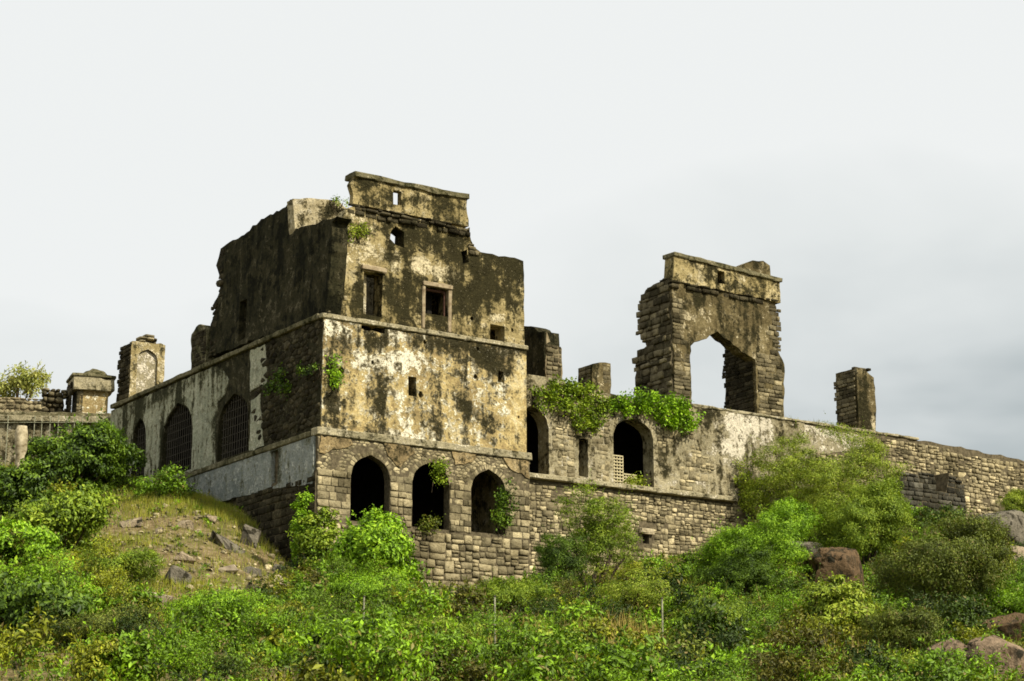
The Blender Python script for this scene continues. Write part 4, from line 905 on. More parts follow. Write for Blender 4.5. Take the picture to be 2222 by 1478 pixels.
# ruined dark masonry below the rampart
UR = F(1890, 1060, -1.2)[0]
dm = fort('ruined_outwork', 'dark ruined outwork of coursed stone with two stub merlons below the rampart', 'ruin')
u1_, z1_ = F(1950, 1028, -1.2); u2_, _ = F(2090, 1030, -1.2); _, z0_ = F(2000, 1140, -1.2)
do_ = rag([(u1_, z0_ - 2), (u2_, z0_ - 2), (u2_, z1_ - .1), (u2_ - 1.2, z1_ + .45), (u2_ - 1.5, z1_ - .7), (u2_ - 2.3, z1_ - .75), (u2_ - 2.4, z1_ + .25), (u1_, z1_ + .1)], .3, .07, 95)
slab('core', dm, M['mortar'], do_, (), 'F', -1.2, 1.2, .25, .05, 96)
lay(dm, coursed((z0_ - 1.5, z1_ + .3), spans_of(do_), .25, .2, .75, .03, 'ash', (.05, .18), .05, .45), M['grey_rubble'], 'F', -1.2, 200)
lay(dm, coursed((z0_ - 1.5, z1_ - .2), lambda a, b: [(-1.1, .3)],   .25, .2, .7, .03, 'ash', (.05, .18), .05, .45), M['grey_rubble'], 'L', u1_, 60, 'side_stone')

# ------------------------------------------------------------------ rocks
def hit(px, py):
    d = ray(px, py); t = 30.0; p = CAM + d * t
    while t < 160:
        p = CAM + d * t
        if p[2] <= tz(p[0], p[1]): return p
        t += .25
    return CAM + d * 100.0
def boulder(name, label, px, py, rx, ry, mat, y=None, seed=0, group=None, cat='boulder', flat=.8, lump=.28, tilt=0.0, sub=3):
    b = hit(px, py + ry * .85); y = y or b[1] + rx / FPX * b[1] * .5
    c = at(px, py, y); sc = y / FPX / math.cos(PITCH) * 1.0
    a, h = rx * sc * (1.25 if sub == 2 else 1), ry * sc * (1.2 if sub == 2 else 1)
    bm = bmesh.new()
    if sub == 2:                                                      # angular broken stone
        for _ in range(16): bm.verts.new(Vector((random.choice((-1, 1)) * random.uniform(.5, 1) * a, random.uniform(-1, 1) * a * flat, random.choice((-1, 1)) * random.uniform(.45, 1) * h)))
        r_ = bmesh.ops.convex_hull(bm, input=list(bm.verts)); bmesh.ops.delete(bm, geom=[g for g in bm.verts if not g.link_faces], context='VERTS')
    else:
        bmesh.ops.create_icosphere(bm, subdivisions=5, radius=1)
        pl = [Vector((random.uniform(-1, 1), random.uniform(-1, .6), random.uniform(-.4, 1))).normalized() for _ in range(16)]; cut = [random.uniform(.62, .95) for _ in pl]; rot_ = Matrix.Rotation(random.uniform(-.5, .5), 3, 'Y') @ Matrix.Rotation(random.uniform(-.3, .3), 3, 'X')
        for v in bm.verts:
            co = rot_ @ v.co; co = co / (abs(co.x) ** 3.2 + abs(co.y) ** 3.2 + abs(co.z) ** 3.2) ** (1 / 3.2) * .92; k = 1 + lump * fbm(co.x * 1.3 + seed, co.y * 1.3, co.z * 1.3, 3) + .13 * fbm(co.x * 4 + seed, co.y * 4, co.z * 2.5, 6)
            for q, cu in zip(pl, cut):
                dd = co.dot(q)
                if dd * k > cu: k *= cu / (dd * k) * .85 + .15
            v.co = Vector((co.x * a * k, co.y * a * flat * k, co.z * h * k))
    me = bpy.data.meshes.new(name); bm.to_mesh(me); bm.free()
    me.polygons.foreach_set('use_smooth', np.ones(len(me.polygons), bool)); me.set_sharp_from_angle(angle=R(28))
    o = obj(name, me, mat); zt_ = tz(c[0], c[1])
    CLEAR.append((c[0], c[1], a)) if ry > 55 and px > 2000 else None
    o.location = (c[0], c[1], min(c[2], zt_ + h * (.5 if sub == 2 else .7))); o.rotation_euler = (0, tilt, random.uniform(-.4, .4)); return tag(o, label, cat, group)
CLEAR = [(float(at(p_, 1340, y_)[0]), y_, .30) for p_, y_ in ((787, 63), (1076, 61), (1440, 66))]     # trodden strips by the thin posts
RG = 'rocks on the right of the slope'
boulder('boulder', 'reddish brown boulder half hidden between two olive bushes', 1820, 1245, 72, 62, M['boulder_red'], seed=1, group=RG)
boulder('boulder', 'big pinkish boulder cut by the lower right corner', 2175, 1445, 90, 70, M['boulder_pink'], seed=2, group=RG)
boulder('boulder', 'rounded pink boulder left of the corner boulder', 2075, 1440, 58, 58, M['boulder_pink'], seed=3, group=RG)
boulder('boulder', 'brownish boulder above the corner boulder with black shade under it', 2190, 1365, 60, 34, M['boulder_red'], seed=4, group=RG)
boulder('boulder', 'pale tan rock at the right edge above the olive bush', 2185, 1215, 70, 34, M['boulder_pale'], seed=5, group=RG)
boulder('boulder', 'grey rock outcrop at the right edge under the rampart', 2160, 1155, 85, 46, M['boulder_grey'], seed=6, group=RG)
boulder('boulder', 'dark grey flat rock under the wide yellow-green shrub', 1720, 1098, 75, 30, M['boulder_grey'], seed=7, group=RG)
boulder('boulder', 'small dark flat rock at the bottom edge right of centre', 1850, 1466, 34, 14, M['boulder_grey'], seed=8, group=RG)
boulder('boulder', 'small whitish slanting rock among pale green leaves', 1712, 1320, 15, 14, M['boulder_pale'], seed=9, group=RG, y=64, tilt=-.5)
boulder('boulder', 'small dark rock under the spreading green bush below the rampart', 1550, 1255, 26, 13, M['boulder_grey'], seed=10, group=RG)
SG = 'fallen stones on the bare mound'
for i, (px, py, rx, ry, lb_, ti, mt) in enumerate([(385, 1258, 24, 18, 'flat light grey slab lying lowest on the bare mound', .5, 'boulder_grey'), (402, 1216, 17, 11, 'orange-tan stone above the light grey slab', .6, 'boulder_pale'), (541, 1165, 17, 24, 'upright pinkish grey stone near the dark foot of the tower', .2, 'boulder_grey'),
    (507, 1192, 40, 10, 'long dark slab tilting down the mound', .62, 'boulder_grey'), (478, 1178, 24, 9, 'shorter dark slab above the long tilted slab', .6, 'boulder_grey'), (549, 1241, 17, 10, 'small grey stone right of the two tan stones', .2, 'boulder_grey'), (494, 1239, 19, 9, 'tan stone lying in the middle of the mound foot', -.3, 'scree'),
    (555, 1284, 19, 11, 'pale tan stone lowest right on the mound', .5, 'boulder_pale'), (620, 1272, 26, 10, 'long pale stone at the right end of the mound', .7, 'scree'), (285, 1136, 20, 9, 'pale stone at the upper left rim of the mound', -.2, 'boulder_pale'), (402, 1138, 15, 9, 'whitish stone just below the grass strip', .1, 'boulder_pale'),
    (456, 1128, 14, 9, 'small whitish stone at the top of the mound by the grass', .0, 'boulder_pale'), (350, 1300, 22, 10, 'brown stone half sunk at the lower rim of the mound', .2, 'scree'), (345, 1152, 10, 7, 'little white stone left of the whitish stone by the grass', 0, 'boulder_pale'), (610, 1240, 16, 12, 'grey block near the right end of the mound', .2, 'boulder_grey')]):
    boulder('fallen_stone', lb_, px, py, rx, ry, M[mt], seed=30 + i, group=SG, cat='stone', tilt=ti, sub=2, lump=.2)

# ------------------------------------------------------------------ plants
def unit(a): return a / np.maximum(np.linalg.norm(a, axis=1, keepdims=True), 1e-9)
def leaves(P, D, SZ, wid=.45, fold=.14, NR=None):
    n = len(P); D = unit(D); side = unit(np.cross(D, rng.normal(size=(n, 3)) if NR is None else NR)); up = np.cross(side, D)
    s = SZ[:, None]; w = s * wid * .5
    mid = P + D * s * .48 + up * s * fold
    V = np.empty((n, 4, 3)); V[:, 0] = P; V[:, 1] = mid + side * w; V[:, 2] = P + D * s; V[:, 3] = mid - side * w
    i = np.arange(n)[:, None] * 4
    return V.reshape(-1, 3), np.concatenate([i + np.array([0, 1, 2]), i + np.array([0, 2, 3])], 1).reshape(-1, 3)
def tube(pts, r0, r1, n=5):
    pts = np.array(pts, float); V = []; T_ = []
    for k, p in enumerate(pts):
        t = k / (len(pts) - 1); r = r0 * (1 - t) + r1 * t
        d = pts[min(k + 1, len(pts) - 1)] - pts[max(k - 1, 0)]; d /= np.linalg.norm(d) + 1e-9
        e = np.cross(d, [.3, .9, .1]); e /= np.linalg.norm(e) + 1e-9; f = np.cross(d, e)
        for i in range(n): a = 2 * math.pi * i / n; V.append(p + r * (math.cos(a) * e + math.sin(a) * f))
        if k:
            for i in range(n): a, b = (k - 1) * n + i, (k - 1) * n + (i + 1) % n; T_ += [(a, b, b + n), (a, b + n, a + n)]
    return np.array(V), np.array(T_)
GREENS = {
    'bright': leaf_mat('bright_leaf', [(0.041, 0.082, 0.0024), (0.117, 0.228, 0.0049), (0.212, 0.392, 0.0097), (0.342, 0.523, 0.0243)]),
    'fresh': leaf_mat('fresh_leaf', [(0.041, 0.067, 0.0040), (0.113, 0.180, 0.0081), (0.194, 0.288, 0.0146), (0.319, 0.403, 0.0324)]),
    'dark': leaf_mat('dark_leaf', [(0.011, 0.025, 0.0016), (0.034, 0.067, 0.0032), (0.076, 0.141, 0.0065), (0.164, 0.261, 0.0162)]),
    'olive': leaf_mat('olive_leaf', [(0.028, 0.038, 0.0040), (0.065, 0.087, 0.0073), (0.117, 0.153, 0.0138), (0.212, 0.255, 0.0324)], dry=.05),
    'yellow': leaf_mat('yellow_green_leaf', [(0.055, 0.081, 0.0049), (0.132, 0.191, 0.0097), (0.232, 0.312, 0.0178), (0.365, 0.439, 0.0405)], dry=.05),
    'mix': leaf_mat('undergrowth_leaf', [(0.024, 0.039, 0.0024), (0.062, 0.098, 0.0049), (0.123, 0.185, 0.0089), (0.247, 0.306, 0.0211)], dry=.04, tint=True),
    'grass': leaf_mat('grass_blade', [(0.083, 0.109, 0.0057), (0.164, 0.207, 0.0097), (0.260, 0.283, 0.0203), (0.353, 0.306, 0.0486)], dry=.10),
    'straw': leaf_mat('dry_straw', [(0.153, 0.120, 0.0203), (0.247, 0.190, 0.0405), (0.353, 0.272, 0.0648), (0.447, 0.348, 0.1053)]),
    'hazy': leaf_mat('pale_far_leaf', [(0.141, 0.174, 0.0284), (0.236, 0.272, 0.0486), (0.342, 0.360, 0.0810), (0.412, 0.403, 0.1134)]),  # paler leaf colour carries the haze of distance
}
def crown(c, r, ncl, per, cr, size, squash=.6, up=.35, shoots=.5):
    """leaf pads carried by several uneven lobes, with loose shoots breaking the outline"""
    c = np.array(c, float); r = np.array(r, float); nl = int(rng.integers(6, 10))
    ld = unit(rng.normal(size=(nl, 3))); ld[:, 2] = np.abs(ld[:, 2]) * 1.1 - .45; ld = unit(ld)
    LC = c + ld * r * rng.uniform(.40, .70, (nl, 1)); LR = r * rng.uniform(.28, .58, (nl, 1)); LC[0] = c - np.array([0, 0, r[2] * .25]); LR[0] = r * .66
    pk = (LR.prod(1) ** .66); li = rng.choice(nl, ncl, p=pk / pk.sum())
    d = unit(rng.normal(size=(ncl, 3)) + np.array([0, 0, .25]))
    C = LC[li] + d * LR[li] * (rng.uniform(.2, 1, (ncl, 1)) ** .4)
    k = rng.integers(0, ncl, int(ncl * per)); crs = cr * rng.uniform(.5, 1.5, ncl)
    o = rng.normal(size=(len(k), 3)); o = unit(o) * (rng.uniform(0, 1, (len(k), 1)) ** .5); o[:, 2] *= squash
    P = C[k] + o * crs[k][:, None]; out_ = unit(P - c)
    NR = unit(unit(o) * .75 + out_ * .55 + rng.normal(size=P.shape) * .40 + np.array([0, 0, up]))          # blades face outwards, as leaves do
    D = rng.normal(size=P.shape) + np.array([0, 0, -.3]); D = unit(D - NR * (D * NR).sum(1, keepdims=True) * .8)
    SZ = size * rng.uniform(.55, 1.4, len(P))
    ns = int(ncl * shoots)                                            # shoots
    if ns:
        b = C[rng.integers(0, ncl, ns)]; sd = unit(unit(b - c) * .7 + rng.normal(size=(ns, 3)) * .35 + np.array([0, 0, .75])); ln = cr * rng.uniform(.9, 2.6, ns)
        q = np.repeat(np.arange(ns), 12); t = rng.uniform(.1, 1, len(q))
        P2 = b[q] + sd[q] * (ln[q] * t)[:, None]; P2[:, 2] -= .18 * ln[q] * t * t
        D2 = unit(rng.normal(size=P2.shape) * .7 + sd[q] * .7)
        P = np.concatenate([P, P2]); D = np.concatenate([D, D2]); NR = np.concatenate([NR, unit(rng.normal(size=P2.shape) + np.array([0, -.2, .8]))]); SZ = np.concatenate([SZ, size * rng.uniform(.5, 1.1, len(P2))])
    return P, D, SZ, C, NR
BUSH_H = []
def bush(name, label, px, y, top, hw, col='fresh', style='broad', dens=1.0, group='shrubs on the hillside', cat='shrub', depth=.85, base=None, sink=.0, thin=False):
    global rng
    rng = np.random.default_rng(int(px * 7 + top)); random.seed(int(px * 3 + top)); sc = y / FPX
    x = at(px, top, y)[0]; zb = tz(x, y) if base is None else base; zt_ = at(px, top, y)[2]
    h = max(.5, zt_ - zb); w = max(.35, hw * sc) * 1.04; BUSH_H.append((label[:30], round(h, 1), round(w, 1)))
    o = thing(name, label, cat, (x, y, zb), random.uniform(0, 6.28) * 0, group)
    cz = h * .50; rz_ = h * .52
    if style == 'broad': ls, cr, per = .21, .46, 110
    elif style == 'fine': ls, cr, per = .115, .42, 210
    else: ls, cr, per = .15, .36, 120
    ls *= min(1.0, .55 + .2 * w); cr *= min(1.15, .45 + .25 * w)
    surf = 4 * math.pi * ((w * rz_) ** 1.6 / 3 * 2 + (w * w * depth) ** 1.6 / 3) ** (1 / 1.6)
    ncl = int(max(10, min(420, surf / (cr * cr) * .60 * dens)))
    P, D, SZ, C, NR = crown((0, 0, cz), (w, w * depth, rz_), ncl, per * (0.5 if thin else 1), cr, ls)
    kx = w / max(.1, np.quantile(np.abs(P[:, 0]), .985)); kz = h / max(.1, np.quantile(P[:, 2], .99))         # fill the height and spread seen
    P *= np.array([kx, kx, kz]); C *= np.array([kx, kx, kz])
    keep = P[:, 2] > -.1; P, D, SZ, NR = P[keep], D[keep], SZ[keep], NR[keep]
    wid = .30 if style == 'fine' else .5
    V_, T_ = leaves(P, D, SZ, wid, NR=NR)
    obj('foliage', np_mesh('foliage', V_, T_), GREENS[col], o)
    for k in range(8):
        tgt = C[random.randrange(len(C))]; tgt = tgt if k < 5 else np.array([0, 0, cz]) + (tgt - np.array([0, 0, cz])) * random.uniform(1.15, 1.45); b0 = np.array([random.uniform(-.15, .15), random.uniform(-.15, .15), -.25])
        mid1 = b0 * .6 + tgt * .4 + np.array([random.uniform(-.2, .2) * w, 0, .12 * h]); tgt = tgt * .92
        V_, T_ = tube([b0, (b0 + mid1) / 2 + rng.normal(size=3) * .04, mid1, (mid1 + tgt) / 2 + rng.normal(size=3) * .05, tgt], .035 + .012 * h, .008)
        obj('branch', np_mesh('branch', V_, T_), M['bark'], o)
    return o
B = bush
B('dark_shrub', 'tall dark green shrub hiding the end of the grey wing', 172, 95, 925, 112, 'dark', 'broad', 1.3, cat='shrub')
B('dark_shrub', 'bright-tipped shrub growing against the far end of the grey wing', 238, 99, 922, 48, 'bright', 'fine', 1.0)
B('dark_shrub', 'dark shrub below the pale carved post', 60, 88, 1010, 85, 'dark', 'broad', 1.0)
B('leafy_shrub', 'mid green shrub at the left edge left of the bare mound', 130, 80, 1075, 100, 'fresh', 'broad', 1.0)
B('leafy_shrub', 'leafy green shrub at the left edge below the dark shrubs', 25, 72, 1130, 95, 'bright', 'broad', .9)
B('leafy_shrub', 'yellowish green shrub at the lower left rim of the mound', 250, 74, 1195, 90, 'fresh', 'fine', .9)
B('dark_shrub', 'dark brownish green shrub in the lower left corner', 60, 58, 1260, 130, 'dark', 'broad', 1.0)
B('olive_shrub', 'olive shrub near the bottom edge right of the dark corner shrub', 235, 56, 1320, 110, 'olive', 'fine', 1.0)
B('feathery_shrub', 'wide feathery bright green shrub below the bare mound', 440, 62, 1290, 125, 'bright', 'fine', 1.0)
B('dark_shrub', 'dark green rounded shrub between the mound and the fern-like shrub', 650, 70, 1285, 75, 'dark', 'fine', 1.0)
B('corner_shrub', 'upright shrub hugging the near corner of the tower', 692, 85.5, 1108, 42, 'fresh', 'broad', .9)
B('corner_shrub', 'small bright sprig shrub left of the tower corner at arch height', 655, 86.0, 1076, 22, 'bright', 'broad', .8)
B('round_bush', 'dense bright green round bush in front of the first two tower arches', 838, 84.5, 1122, 98, 'bright', 'broad', 1.5)
B('fern_shrub', 'fern-like fresh green shrub below the dense round bush', 790, 76, 1240, 110, 'bright', 'fine', 1.1)
B('light_shrub', 'light green spreading shrub right of the bare tower foot', 1095, 76, 1255, 82, 'fresh', 'fine', 1.1)
B('dark_sapling', 'dark green sapling at the foot of the retaining wall', 1215, 87, 1160, 55, 'dark', 'fine', .9)
B('thin_sapling', 'feathery light green sapling standing before the retaining wall', 1285, 90, 1064, 88, 'fresh', 'fine', 1.0, thin=True)
B('grassy_shrub', 'yellow-green low shrub at the bottom centre right below the retaining wall', 1385, 74, 1240, 80, 'yellow', 'fine', .7)
B('spreading_bush', 'spreading bush with bright green top and dark underside below the ledge end', 1655, 87, 1095, 118, 'bright', 'fine', 1.2)
B('dark_shrub', 'dark shrub under the left side of the spreading bush', 1600, 83, 1185, 75, 'dark', 'fine', 1.0)
B('wide_shrub', 'wide yellow-green shrub growing up against the rampart below the lone pillar', 1775, 103, 946, 165, 'yellow', 'fine', 1.4)
B('olive_shrub', 'olive shrub with bright top left of the ruined outwork', 1865, 94, 1050, 95, 'fresh', 'fine', 1.3)
B('olive_shrub', 'broad olive bush below the ruined outwork, largest on the right', 2035, 79, 1125, 140, 'olive', 'fine', 1.4)
B('edge_bush', 'small yellow-green bush at the right edge against the rampart', 2215, 108, 1058, 44, 'yellow', 'fine', 1.1)
B('pale_shrub', 'pale yellow-green shrub below the reddish boulder', 1795, 68, 1258, 95, 'yellow', 'mid', 1.1)
B('bright_clump', 'bright green clump at the bottom edge right of centre', 1655, 54, 1402, 110, 'bright', 'broad', 1.0)
B('bright_clump', 'bright green clump at the bottom edge left of centre', 680, 54, 1420, 125, 'bright', 'broad', 1.0)
B('olive_shrub', 'olive shrub left of the pink boulders at the lower right', 1960, 64, 1325, 80, 'olive', 'fine', 1.0)
B('fresh_shrub', 'green shrub at the bottom centre below the light spreading shrub', 1190, 57, 1375, 95, 'fresh', 'broad', .9)
B('fresh_shrub', 'low green shrub at the bottom between the two bright clumps', 960, 60, 1350, 90, 'fresh', 'fine', .9)
B('olive_shrub', 'brownish olive shrub at the bottom edge under the feathery shrub', 450, 52, 1420, 110, 'olive', 'fine', .9)
B('olive_shrub', 'olive green shrub at the bottom centre right with dark gaps', 1450, 57, 1385, 90, 'olive', 'broad', .9)
B('fresh_shrub', 'green shrub right of centre below the spreading bush', 1560, 66, 1300, 80, 'fresh', 'fine', 1.0)
B('olive_shrub', 'low olive shrub at the bottom edge left of the pink boulders', 1930, 54, 1415, 90, 'yellow', 'fine', .9)

# the tree beyond the terrace at the far left
q = at(40, 800, 140.0); tzb = tz(q[0], q[1])
tr = thing('far_tree', 'pale hazy tree rising behind the low ruin at the far left', 'tree', (q[0], q[1], tzb))
hh = q[2] - tzb
V_, T_ = tube([(0, 0, -.3), (.1, 0, hh * .3), (-.1, .1, hh * .6), (.1, 0, hh * .95)], .3, .08, 7); obj('trunk', np_mesh('trunk', V_, T_), M['bark'], tr)
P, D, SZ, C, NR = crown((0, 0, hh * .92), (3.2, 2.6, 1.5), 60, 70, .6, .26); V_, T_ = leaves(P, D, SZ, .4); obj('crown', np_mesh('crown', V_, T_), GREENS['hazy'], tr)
for k in range(5):
    tg = C[random.randrange(len(C))]; V_, T_ = tube([(0, 0, hh * .55), tuple(tg * .5 + np.array([0, 0, hh * .3])), tuple(tg)], .1, .03); obj('limb', np_mesh('limb', V_, T_), M['bark'], tr)

# creepers on the arcade wall, plants rooted in the masonry
def creeper(name, label, poly, v, n, col, size=.17, hang=.6, bulge=.45, cat='creeper', group=None, plane='F'):
    xs = [p[0] for p in poly]; ys = [p[1] for p in poly]; fn = F if plane == 'F' else L
    o = thing(name, label, cat, K0, ALPHA, group); m = 0; P = []
    cl = []
    while len(cl) < max(6, n // 45):
        x, y = random.uniform(min(xs), max(xs)), random.uniform(min(ys), max(ys))
        if inside(poly, np.array([x]), np.array([y]))[0]: cl.append((*fn(x, y, v), random.uniform(.0, 1)))
    cl = np.array(cl); k = rng.integers(0, len(cl), n); off = rng.normal(size=(n, 3)) * np.array([.16, .12, .16]) * (1 if n > 300 else .6)
    dep = -(cl[k, 2] * bulge) + off[:, 1]
    if plane == 'F': P = np.stack([cl[k, 0] + off[:, 0], v + np.minimum(dep, -.02), cl[k, 1] + off[:, 2]], 1); nrm = np.array([0, -1, 0])
    else: P = np.stack([v + np.minimum(dep, -.02), cl[k, 0] + off[:, 0], cl[k, 1] + off[:, 2]], 1); nrm = np.array([-1, 0, 0])
    D = unit(rng.normal(size=(n, 3)) * .6 + nrm * .7 + np.array([0, 0, -hang * .5]))
    V_, T_ = leaves(P, D, size * rng.uniform(.6, 1.3, n), .6); obj('foliage', np_mesh('foliage', V_, T_), GREENS[col], o)
    for q_ in range(max(2, min(7, n // 250))):
        c = cl[random.randrange(len(cl))]
        pts = [(c[0] + random.uniform(-.2, .2) * j, v - .06, c[1] - .3 * j) if plane == 'F' else (v - .06, c[0] + random.uniform(-.2, .2) * j, c[1] - .3 * j) for j in range(3)]
        V_, T_ = tube(pts, .025, .01); obj('stem', np_mesh('stem', V_, T_), M['bark'], o)
    return o
PG = 'plants rooted in the masonry'
creeper('creeper', 'green creeper hanging over the wall top below the squat merlon', [(1150, 850), (1200, 824), (1250, 828), (1325, 862), (1305, 905), (1280, 945), (1250, 930), (1235, 890), (1160, 885)], V1, 3600, 'fresh', group=PG)
creeper('creeper', 'bright green creeper spilling over the wall top before the gate', [(1325, 868), (1370, 852), (1440, 860), (1500, 885), (1505, 915), (1470, 942), (1440, 920), (1400, 892), (1345, 898), (1318, 885)], V1, 4200, 'bright', group=PG, bulge=.6)
creeper('wall_plant', 'small green plant hanging in the head of the middle tower arch', [(935, 1010), (975, 1005), (972, 1045), (940, 1050)], -.22, 420, 'fresh', .14, group=PG, cat='plant')
creeper('wall_plant', 'dark plant growing up the right side of the third tower arch', [(1075, 1060), (1105, 1040), (1110, 1130), (1085, 1150), (1060, 1110)], -.22, 1100, 'dark', .14, group=PG, cat='plant')
creeper('wall_plant', 'green plant sprouting from the tower corner below the upper string course', [(702, 790), (730, 770), (736, 830), (705, 845)], -.02, 480, 'bright', .13, group=PG, cat='plant')
creeper('wall_plant', 'grass tuft on the broken ledge left of the high hole in the tower', [(752, 500), (775, 488), (796, 495), (785, 512), (755, 512)], .1, 380, 'yellow', .12, group=PG, cat='plant')
creeper('wall_plant', 'dark fern clump on the shaded wall beside the second grilled arch', [(585, 830), (625, 800), (630, 850), (590, 870)], -.02, 500, 'dark', .14, group=PG, cat='plant', plane='L')
creeper('wall_plant', 'small moss-green plants along the dark crack on the shaded wall', [(640, 800), (700, 775), (700, 800), (650, 820)], -.02, 260, 'dark', .12, group=PG, cat='plant', plane='L')
creeper('wall_plant', 'dry tuft at the sill of the middle tower arch', [(895, 1130), (945, 1132), (945, 1150), (895, 1150)], -.22, 420, 'olive', .13, group=PG, cat='plant')
creeper('wall_plant', 'grass tuft on the sill of the arcade arch beside the lattice', [(1350, 1035), (1395, 1035), (1395, 1058), (1345, 1055)], V1, 420, 'yellow', .13, group=PG, cat='plant')
creeper('wall_plant', 'yellowish climbing plants on the rubble wall end left of the wide shrub', [(1590, 1010), (1650, 980), (1660, 1090), (1595, 1100)], V1 - .1, 1500, 'yellow', .13, group=PG, cat='plant')
creeper('wall_plant', 'green tuft on the top of the lit cross wall beside the parapet', [(715, 433), (750, 440), (752, 450), (720, 442)], 3.4, 160, 'fresh', .11, group=PG, cat='plant')

# ------------------------------------------------------------------ undergrowth, grass and scree over the slope
MOUND = [tuple(hit(*p)[:2]) for p in [(205, 1130), (290, 1098), (400, 1092), (520, 1105), (650, 1190), (660, 1300), (560, 1312), (380, 1315), (270, 1250)]]
def outside_fort(x, y):
    u = (x - K0[0]) * DU[0] + (y - K0[1]) * DU[1]; v = (x - K0[0]) * DV[0] + (y - K0[1]) * DV[1]
    a = (u < -.5) & (v > -1) ; b = (v < -.5) & (u < 12.0); c = (u >= 12.0) & (v < 1.2)
    return a | b | c | ((u < -.5))
def slope_points(n):
    X = rng.uniform(-34, 40, n); Y = 42 + (rng.uniform(0, 1, n) ** .9) * 70
    ok = outside_fort(X, Y) & (np.abs(X) < (Y * .30 + 1.5)) & (Y < 109); X, Y = X[ok], Y[ok]
    keep = ~inside(MOUND, X, Y) | (rng.uniform(0, 1, len(X)) < .10); X, Y = X[keep], Y[keep]; keep = np.ones(len(X), bool)
    for bx, by, br in CLEAR: keep &= ~((np.abs(X - bx) < br * 1.05) & (Y > by - (9 if br > .4 else 5)) & (Y < by + br))
    return X[keep], Y[keep]
def low_here(X, Y):
    uu = (X - K0[0]) * DU[0] + (Y - K0[1]) * DU[1]; vv = (X - K0[0]) * DV[0] + (Y - K0[1]) * DV[1]
    return ((uu > 4.5) & (uu < 12) & (vv > -5)) | ((uu > 13) & (uu < 28) & (vv > -2.5))
X, Y = slope_points(11500)
Z = terr(X, Y); im = inside(MOUND, X, Y)
hgt = np.array([.30 + .5 * max(0, .5 + 1.3 * nz(a * .22, b * .22, 3)) for a, b in zip(X, Y)]) * rng.uniform(.6, 1.4, len(X)); hgt[im] *= .4
hgt = np.where(low_here(X, Y), hgt * .45, hgt); tint = rng.uniform(0, 1, len(X))
per = 26; k = np.repeat(np.arange(len(X)), per); m = len(k)
t = rng.uniform(.05, 1, m) ** .7; ang = rng.uniform(0, 6.28, m); rad = hgt[k] * (.20 + .42 * t) * rng.uniform(.2, 1, m)
P = np.stack([X[k] + np.cos(ang) * rad, Y[k] + np.sin(ang) * rad, Z[k] + hgt[k] * t], 1)
D = np.stack([np.cos(ang) * .8, np.sin(ang) * .8, rng.uniform(-.2, 1.1, m)], 1) + rng.normal(size=(m, 3)) * .35
PP, DD, SS, NN, TI = [P], [D], [rng.uniform(.07, .18, m)], [rng.normal(size=P.shape) * .6 + np.array([.1, -.2, .8])], [tint[k]]
CX, CY = slope_points(1150); CZ = terr(CX, CY); low = low_here(CX, CY) | inside(MOUND, CX, CY) | inside([(p[0], p[1] - 5) for p in MOUND], CX, CY)
for a, b, c, lw_ in zip(CX, CY, CZ, low):                               # taller clumps, a plant each
    g = .5 + nz(a * .18, b * .18, 8.0)
    if lw_ or random.random() > .45 + g: continue
    w_ = random.choice((.55, .85, 1.15, 1.5)) * random.uniform(.8, 1.2) * (.75 + .4 * g); h_ = w_ * random.uniform(.8, 1.45); ls_ = random.choice((.08, .11, .15, .19))
    q = crown((a, b, c + h_ * .42), (w_, w_, h_ * .6), int(10 + 20 * w_ * w_), min(60, .9 / ls_ / ls_), .34, ls_, squash=.5, shoots=.7)
    PP.append(q[0]); DD.append(q[1]); SS.append(q[2]); NN.append(q[4]); TI.append(np.full(len(q[0]), random.random()))
V_, T_ = leaves(np.concatenate(PP), np.concatenate(DD), np.concatenate(SS), .44, NR=np.concatenate(NN))
o = obj('undergrowth', np_mesh('undergrowth', V_, T_), GREENS['mix'], kind='stuff'); o.data.attributes.new('tint', 'FLOAT', 'POINT').data.foreach_set('value', np.repeat(np.concatenate(TI), 4).astype(np.float32)); tag(o, 'mixed low green undergrowth covering the slope below the fort', 'undergrowth')
def blades(name, label, X, Y, Z, h, col='grass', w=.028):
    n = len(X); a = rng.uniform(0, 6.28, n); ln = h * rng.uniform(.5, 1.3, n)
    b = np.stack([X, Y, Z - .05], 1); s = np.stack([np.cos(a), np.sin(a), np.zeros(n)], 1) * w * .5
    lean = rng.normal(size=(n, 3)) * .28; lean[:, 2] = 1
    tip = b + unit(lean) * ln[:, None]
    V_ = np.stack([b - s, b + s, tip], 1).reshape(-1, 3)
    o = obj(name, np_mesh(name, V_, np.arange(len(V_)).reshape(-1, 3)), GREENS[col], kind='stuff'); return tag(o, label, 'grass')
# grass: strip at the foot of the grey wing, the mound rim, a dry meadow right of centre, tufts through the slope
gx_, gy_ = [], []
def patch(c, r, n):
    d = rng.normal(size=(n, 2)); gx_.append(c[0] + d[:, 0] * r[0]); gy_.append(c[1] + d[:, 1] * r[1])
for v_ in np.arange(6, 22, .8): p = UV(-1.6, v_); patch(p[:2], (.7, .7), 700)
for px, py in [(280, 1095), (340, 1100), (420, 1100), (520, 1120), (560, 1140), (250, 1180), (600, 1200), (450, 1290), (330, 1270)]: p = hit(px, py); patch(p[:2], (1.0, 1.2), 900)
for px, py in [(1380, 1260), (1450, 1280), (1500, 1300), (1420, 1330), (1340, 1300), (1480, 1340), (1300, 1270), (1560, 1330)]: p = hit(px, py); patch(p[:2], (1.6, 2.5), 3200)
for px, py in [(20, 1040), (30, 1060), (60, 1030)]: p = hit(px, py); patch(p[:2], (1.2, 1.2), 900)
sel = rng.integers(0, len(X), 26000); gx_.append(X[sel] + rng.normal(size=26000) * .35); gy_.append(Y[sel] + rng.normal(size=26000) * .35)
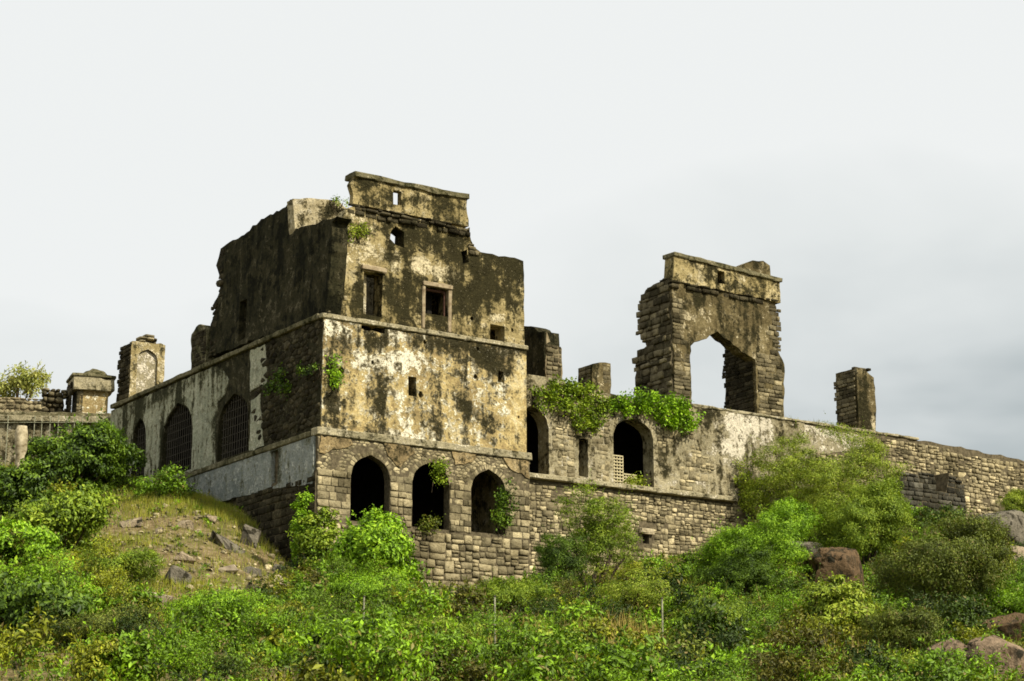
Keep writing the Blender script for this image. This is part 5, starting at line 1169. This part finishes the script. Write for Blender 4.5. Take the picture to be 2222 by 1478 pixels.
sel = rng.uniform(0, 1, (7000, 2)); mx_ = np.array(MOUND); lo, hi = mx_.min(0), mx_.max(0); g2 = lo + sel * (hi - lo); g2 = g2[inside(MOUND, g2[:, 0], g2[:, 1])]; gx_.append(g2[:, 0]); gy_.append(g2[:, 1])
GXX, GYY = np.concatenate(gx_), np.concatenate(gy_); ok = outside_fort(GXX, GYY); GXX, GYY = GXX[ok], GYY[ok]
blades('grass', 'yellow-green grass on the slope and at the foot of the walls', GXX, GYY, terr(GXX, GYY), .42)
tx, ty, tzz = [], [], []
for a0, a1, v_, z_, n_ in [(30.3, 35.6, 1.9, 23.66, 260), (37.4, 50, 2.0, 23.35, 500), (23.4, 28, 2.0, 23.6, 80)]:
    for _ in range(n_):
        a = random.uniform(a0, a1); p = UV(a, v_ + random.uniform(-.3, .5)); zz = z_ - (max(0, a - 38) * .035 if a0 > 37 else 0)
        if nz(a * .9, 1, 1) > -.1: tx.append(p[0]); ty.append(p[1]); tzz.append(zz)
sx, sy = [], []
for px, py in [(1290, 1400), (1330, 1390), (1360, 1420), (1260, 1430), (1160, 1420), (1500, 1330), (1450, 1300), (1940, 1400), (1880, 1440), (240, 1400), (900, 1440), (30, 1050)]:
    p = hit(px, py); d_ = rng.normal(size=(260, 2)) * 1.1; sx.append(p[0] + d_[:, 0]); sy.append(p[1] + d_[:, 1])
sx, sy = np.concatenate(sx), np.concatenate(sy); ok = outside_fort(sx, sy); sx, sy = sx[ok], sy[ok]
blades('dry_grass', 'tall dry straw-coloured grass stalks standing among the green undergrowth', sx, sy, terr(sx, sy), 1.0, 'straw', .05)
blades('wall_top_grass', 'thin dry grass along the top of the rampart', np.array(tx), np.array(ty), np.array(tzz), .35)
# scree on the mound
SV = []; ST = []; nb = 0
g3 = lo + rng.uniform(0, 1, (2200, 2)) * (hi - lo); g3 = g3[inside(MOUND, g3[:, 0], g3[:, 1])]
zz = terr(g3[:, 0], g3[:, 1])
for (a, b), z_ in zip(g3, zz):
    Vp, Tp = PROTO['rub'][random.randrange(8)]; s_ = random.uniform(.06, .2) * random.choice((1, 1, 1.7))
    mt_ = np.array((Matrix.Rotation(random.uniform(0, 6), 3, 'Z') @ Matrix.Rotation(random.uniform(-1.2, 1.2), 3, 'X')))
    SV.append((Vp * np.array([s_, s_ * .6, s_ * .7])) @ mt_.T + np.array([a, b, z_])); ST.append(Tp + nb); nb += len(Vp)
o = obj('scree', np_mesh('scree', np.concatenate(SV), np.concatenate(ST)), M['rubble'], kind='stuff'); tag(o, 'small broken stones scattered over the bare mound', 'scree')

# thin posts standing in the undergrowth
for lb_, px, y0, y1, yd in [('thin pale post left of the bare tower foot', 787, 1296, 1375, 63), ('thin pale post below the light spreading shrub', 1076, 1296, 1392, 61), ('short dark post in the dry meadow', 1440, 1300, 1352, 66)]:
    p0 = at(px, y1, yd); p1 = at(px, y0, yd); po = thing('fence_post', lb_, 'post', (p0[0], yd, 0), .2, 'thin posts in the undergrowth'); po.rotation_euler[1] = random.uniform(-.006, .006)
    wbox('shaft', po, M['post'], -.026, .026, -.026, .026, tz(p0[0], yd) - .3, p1[2], .006, seg=.5)
    wbox('cap', po, M['iron'], -.036, .036, -.036, .036, p1[2] + .001, p1[2] + .05, .002, seg=1)
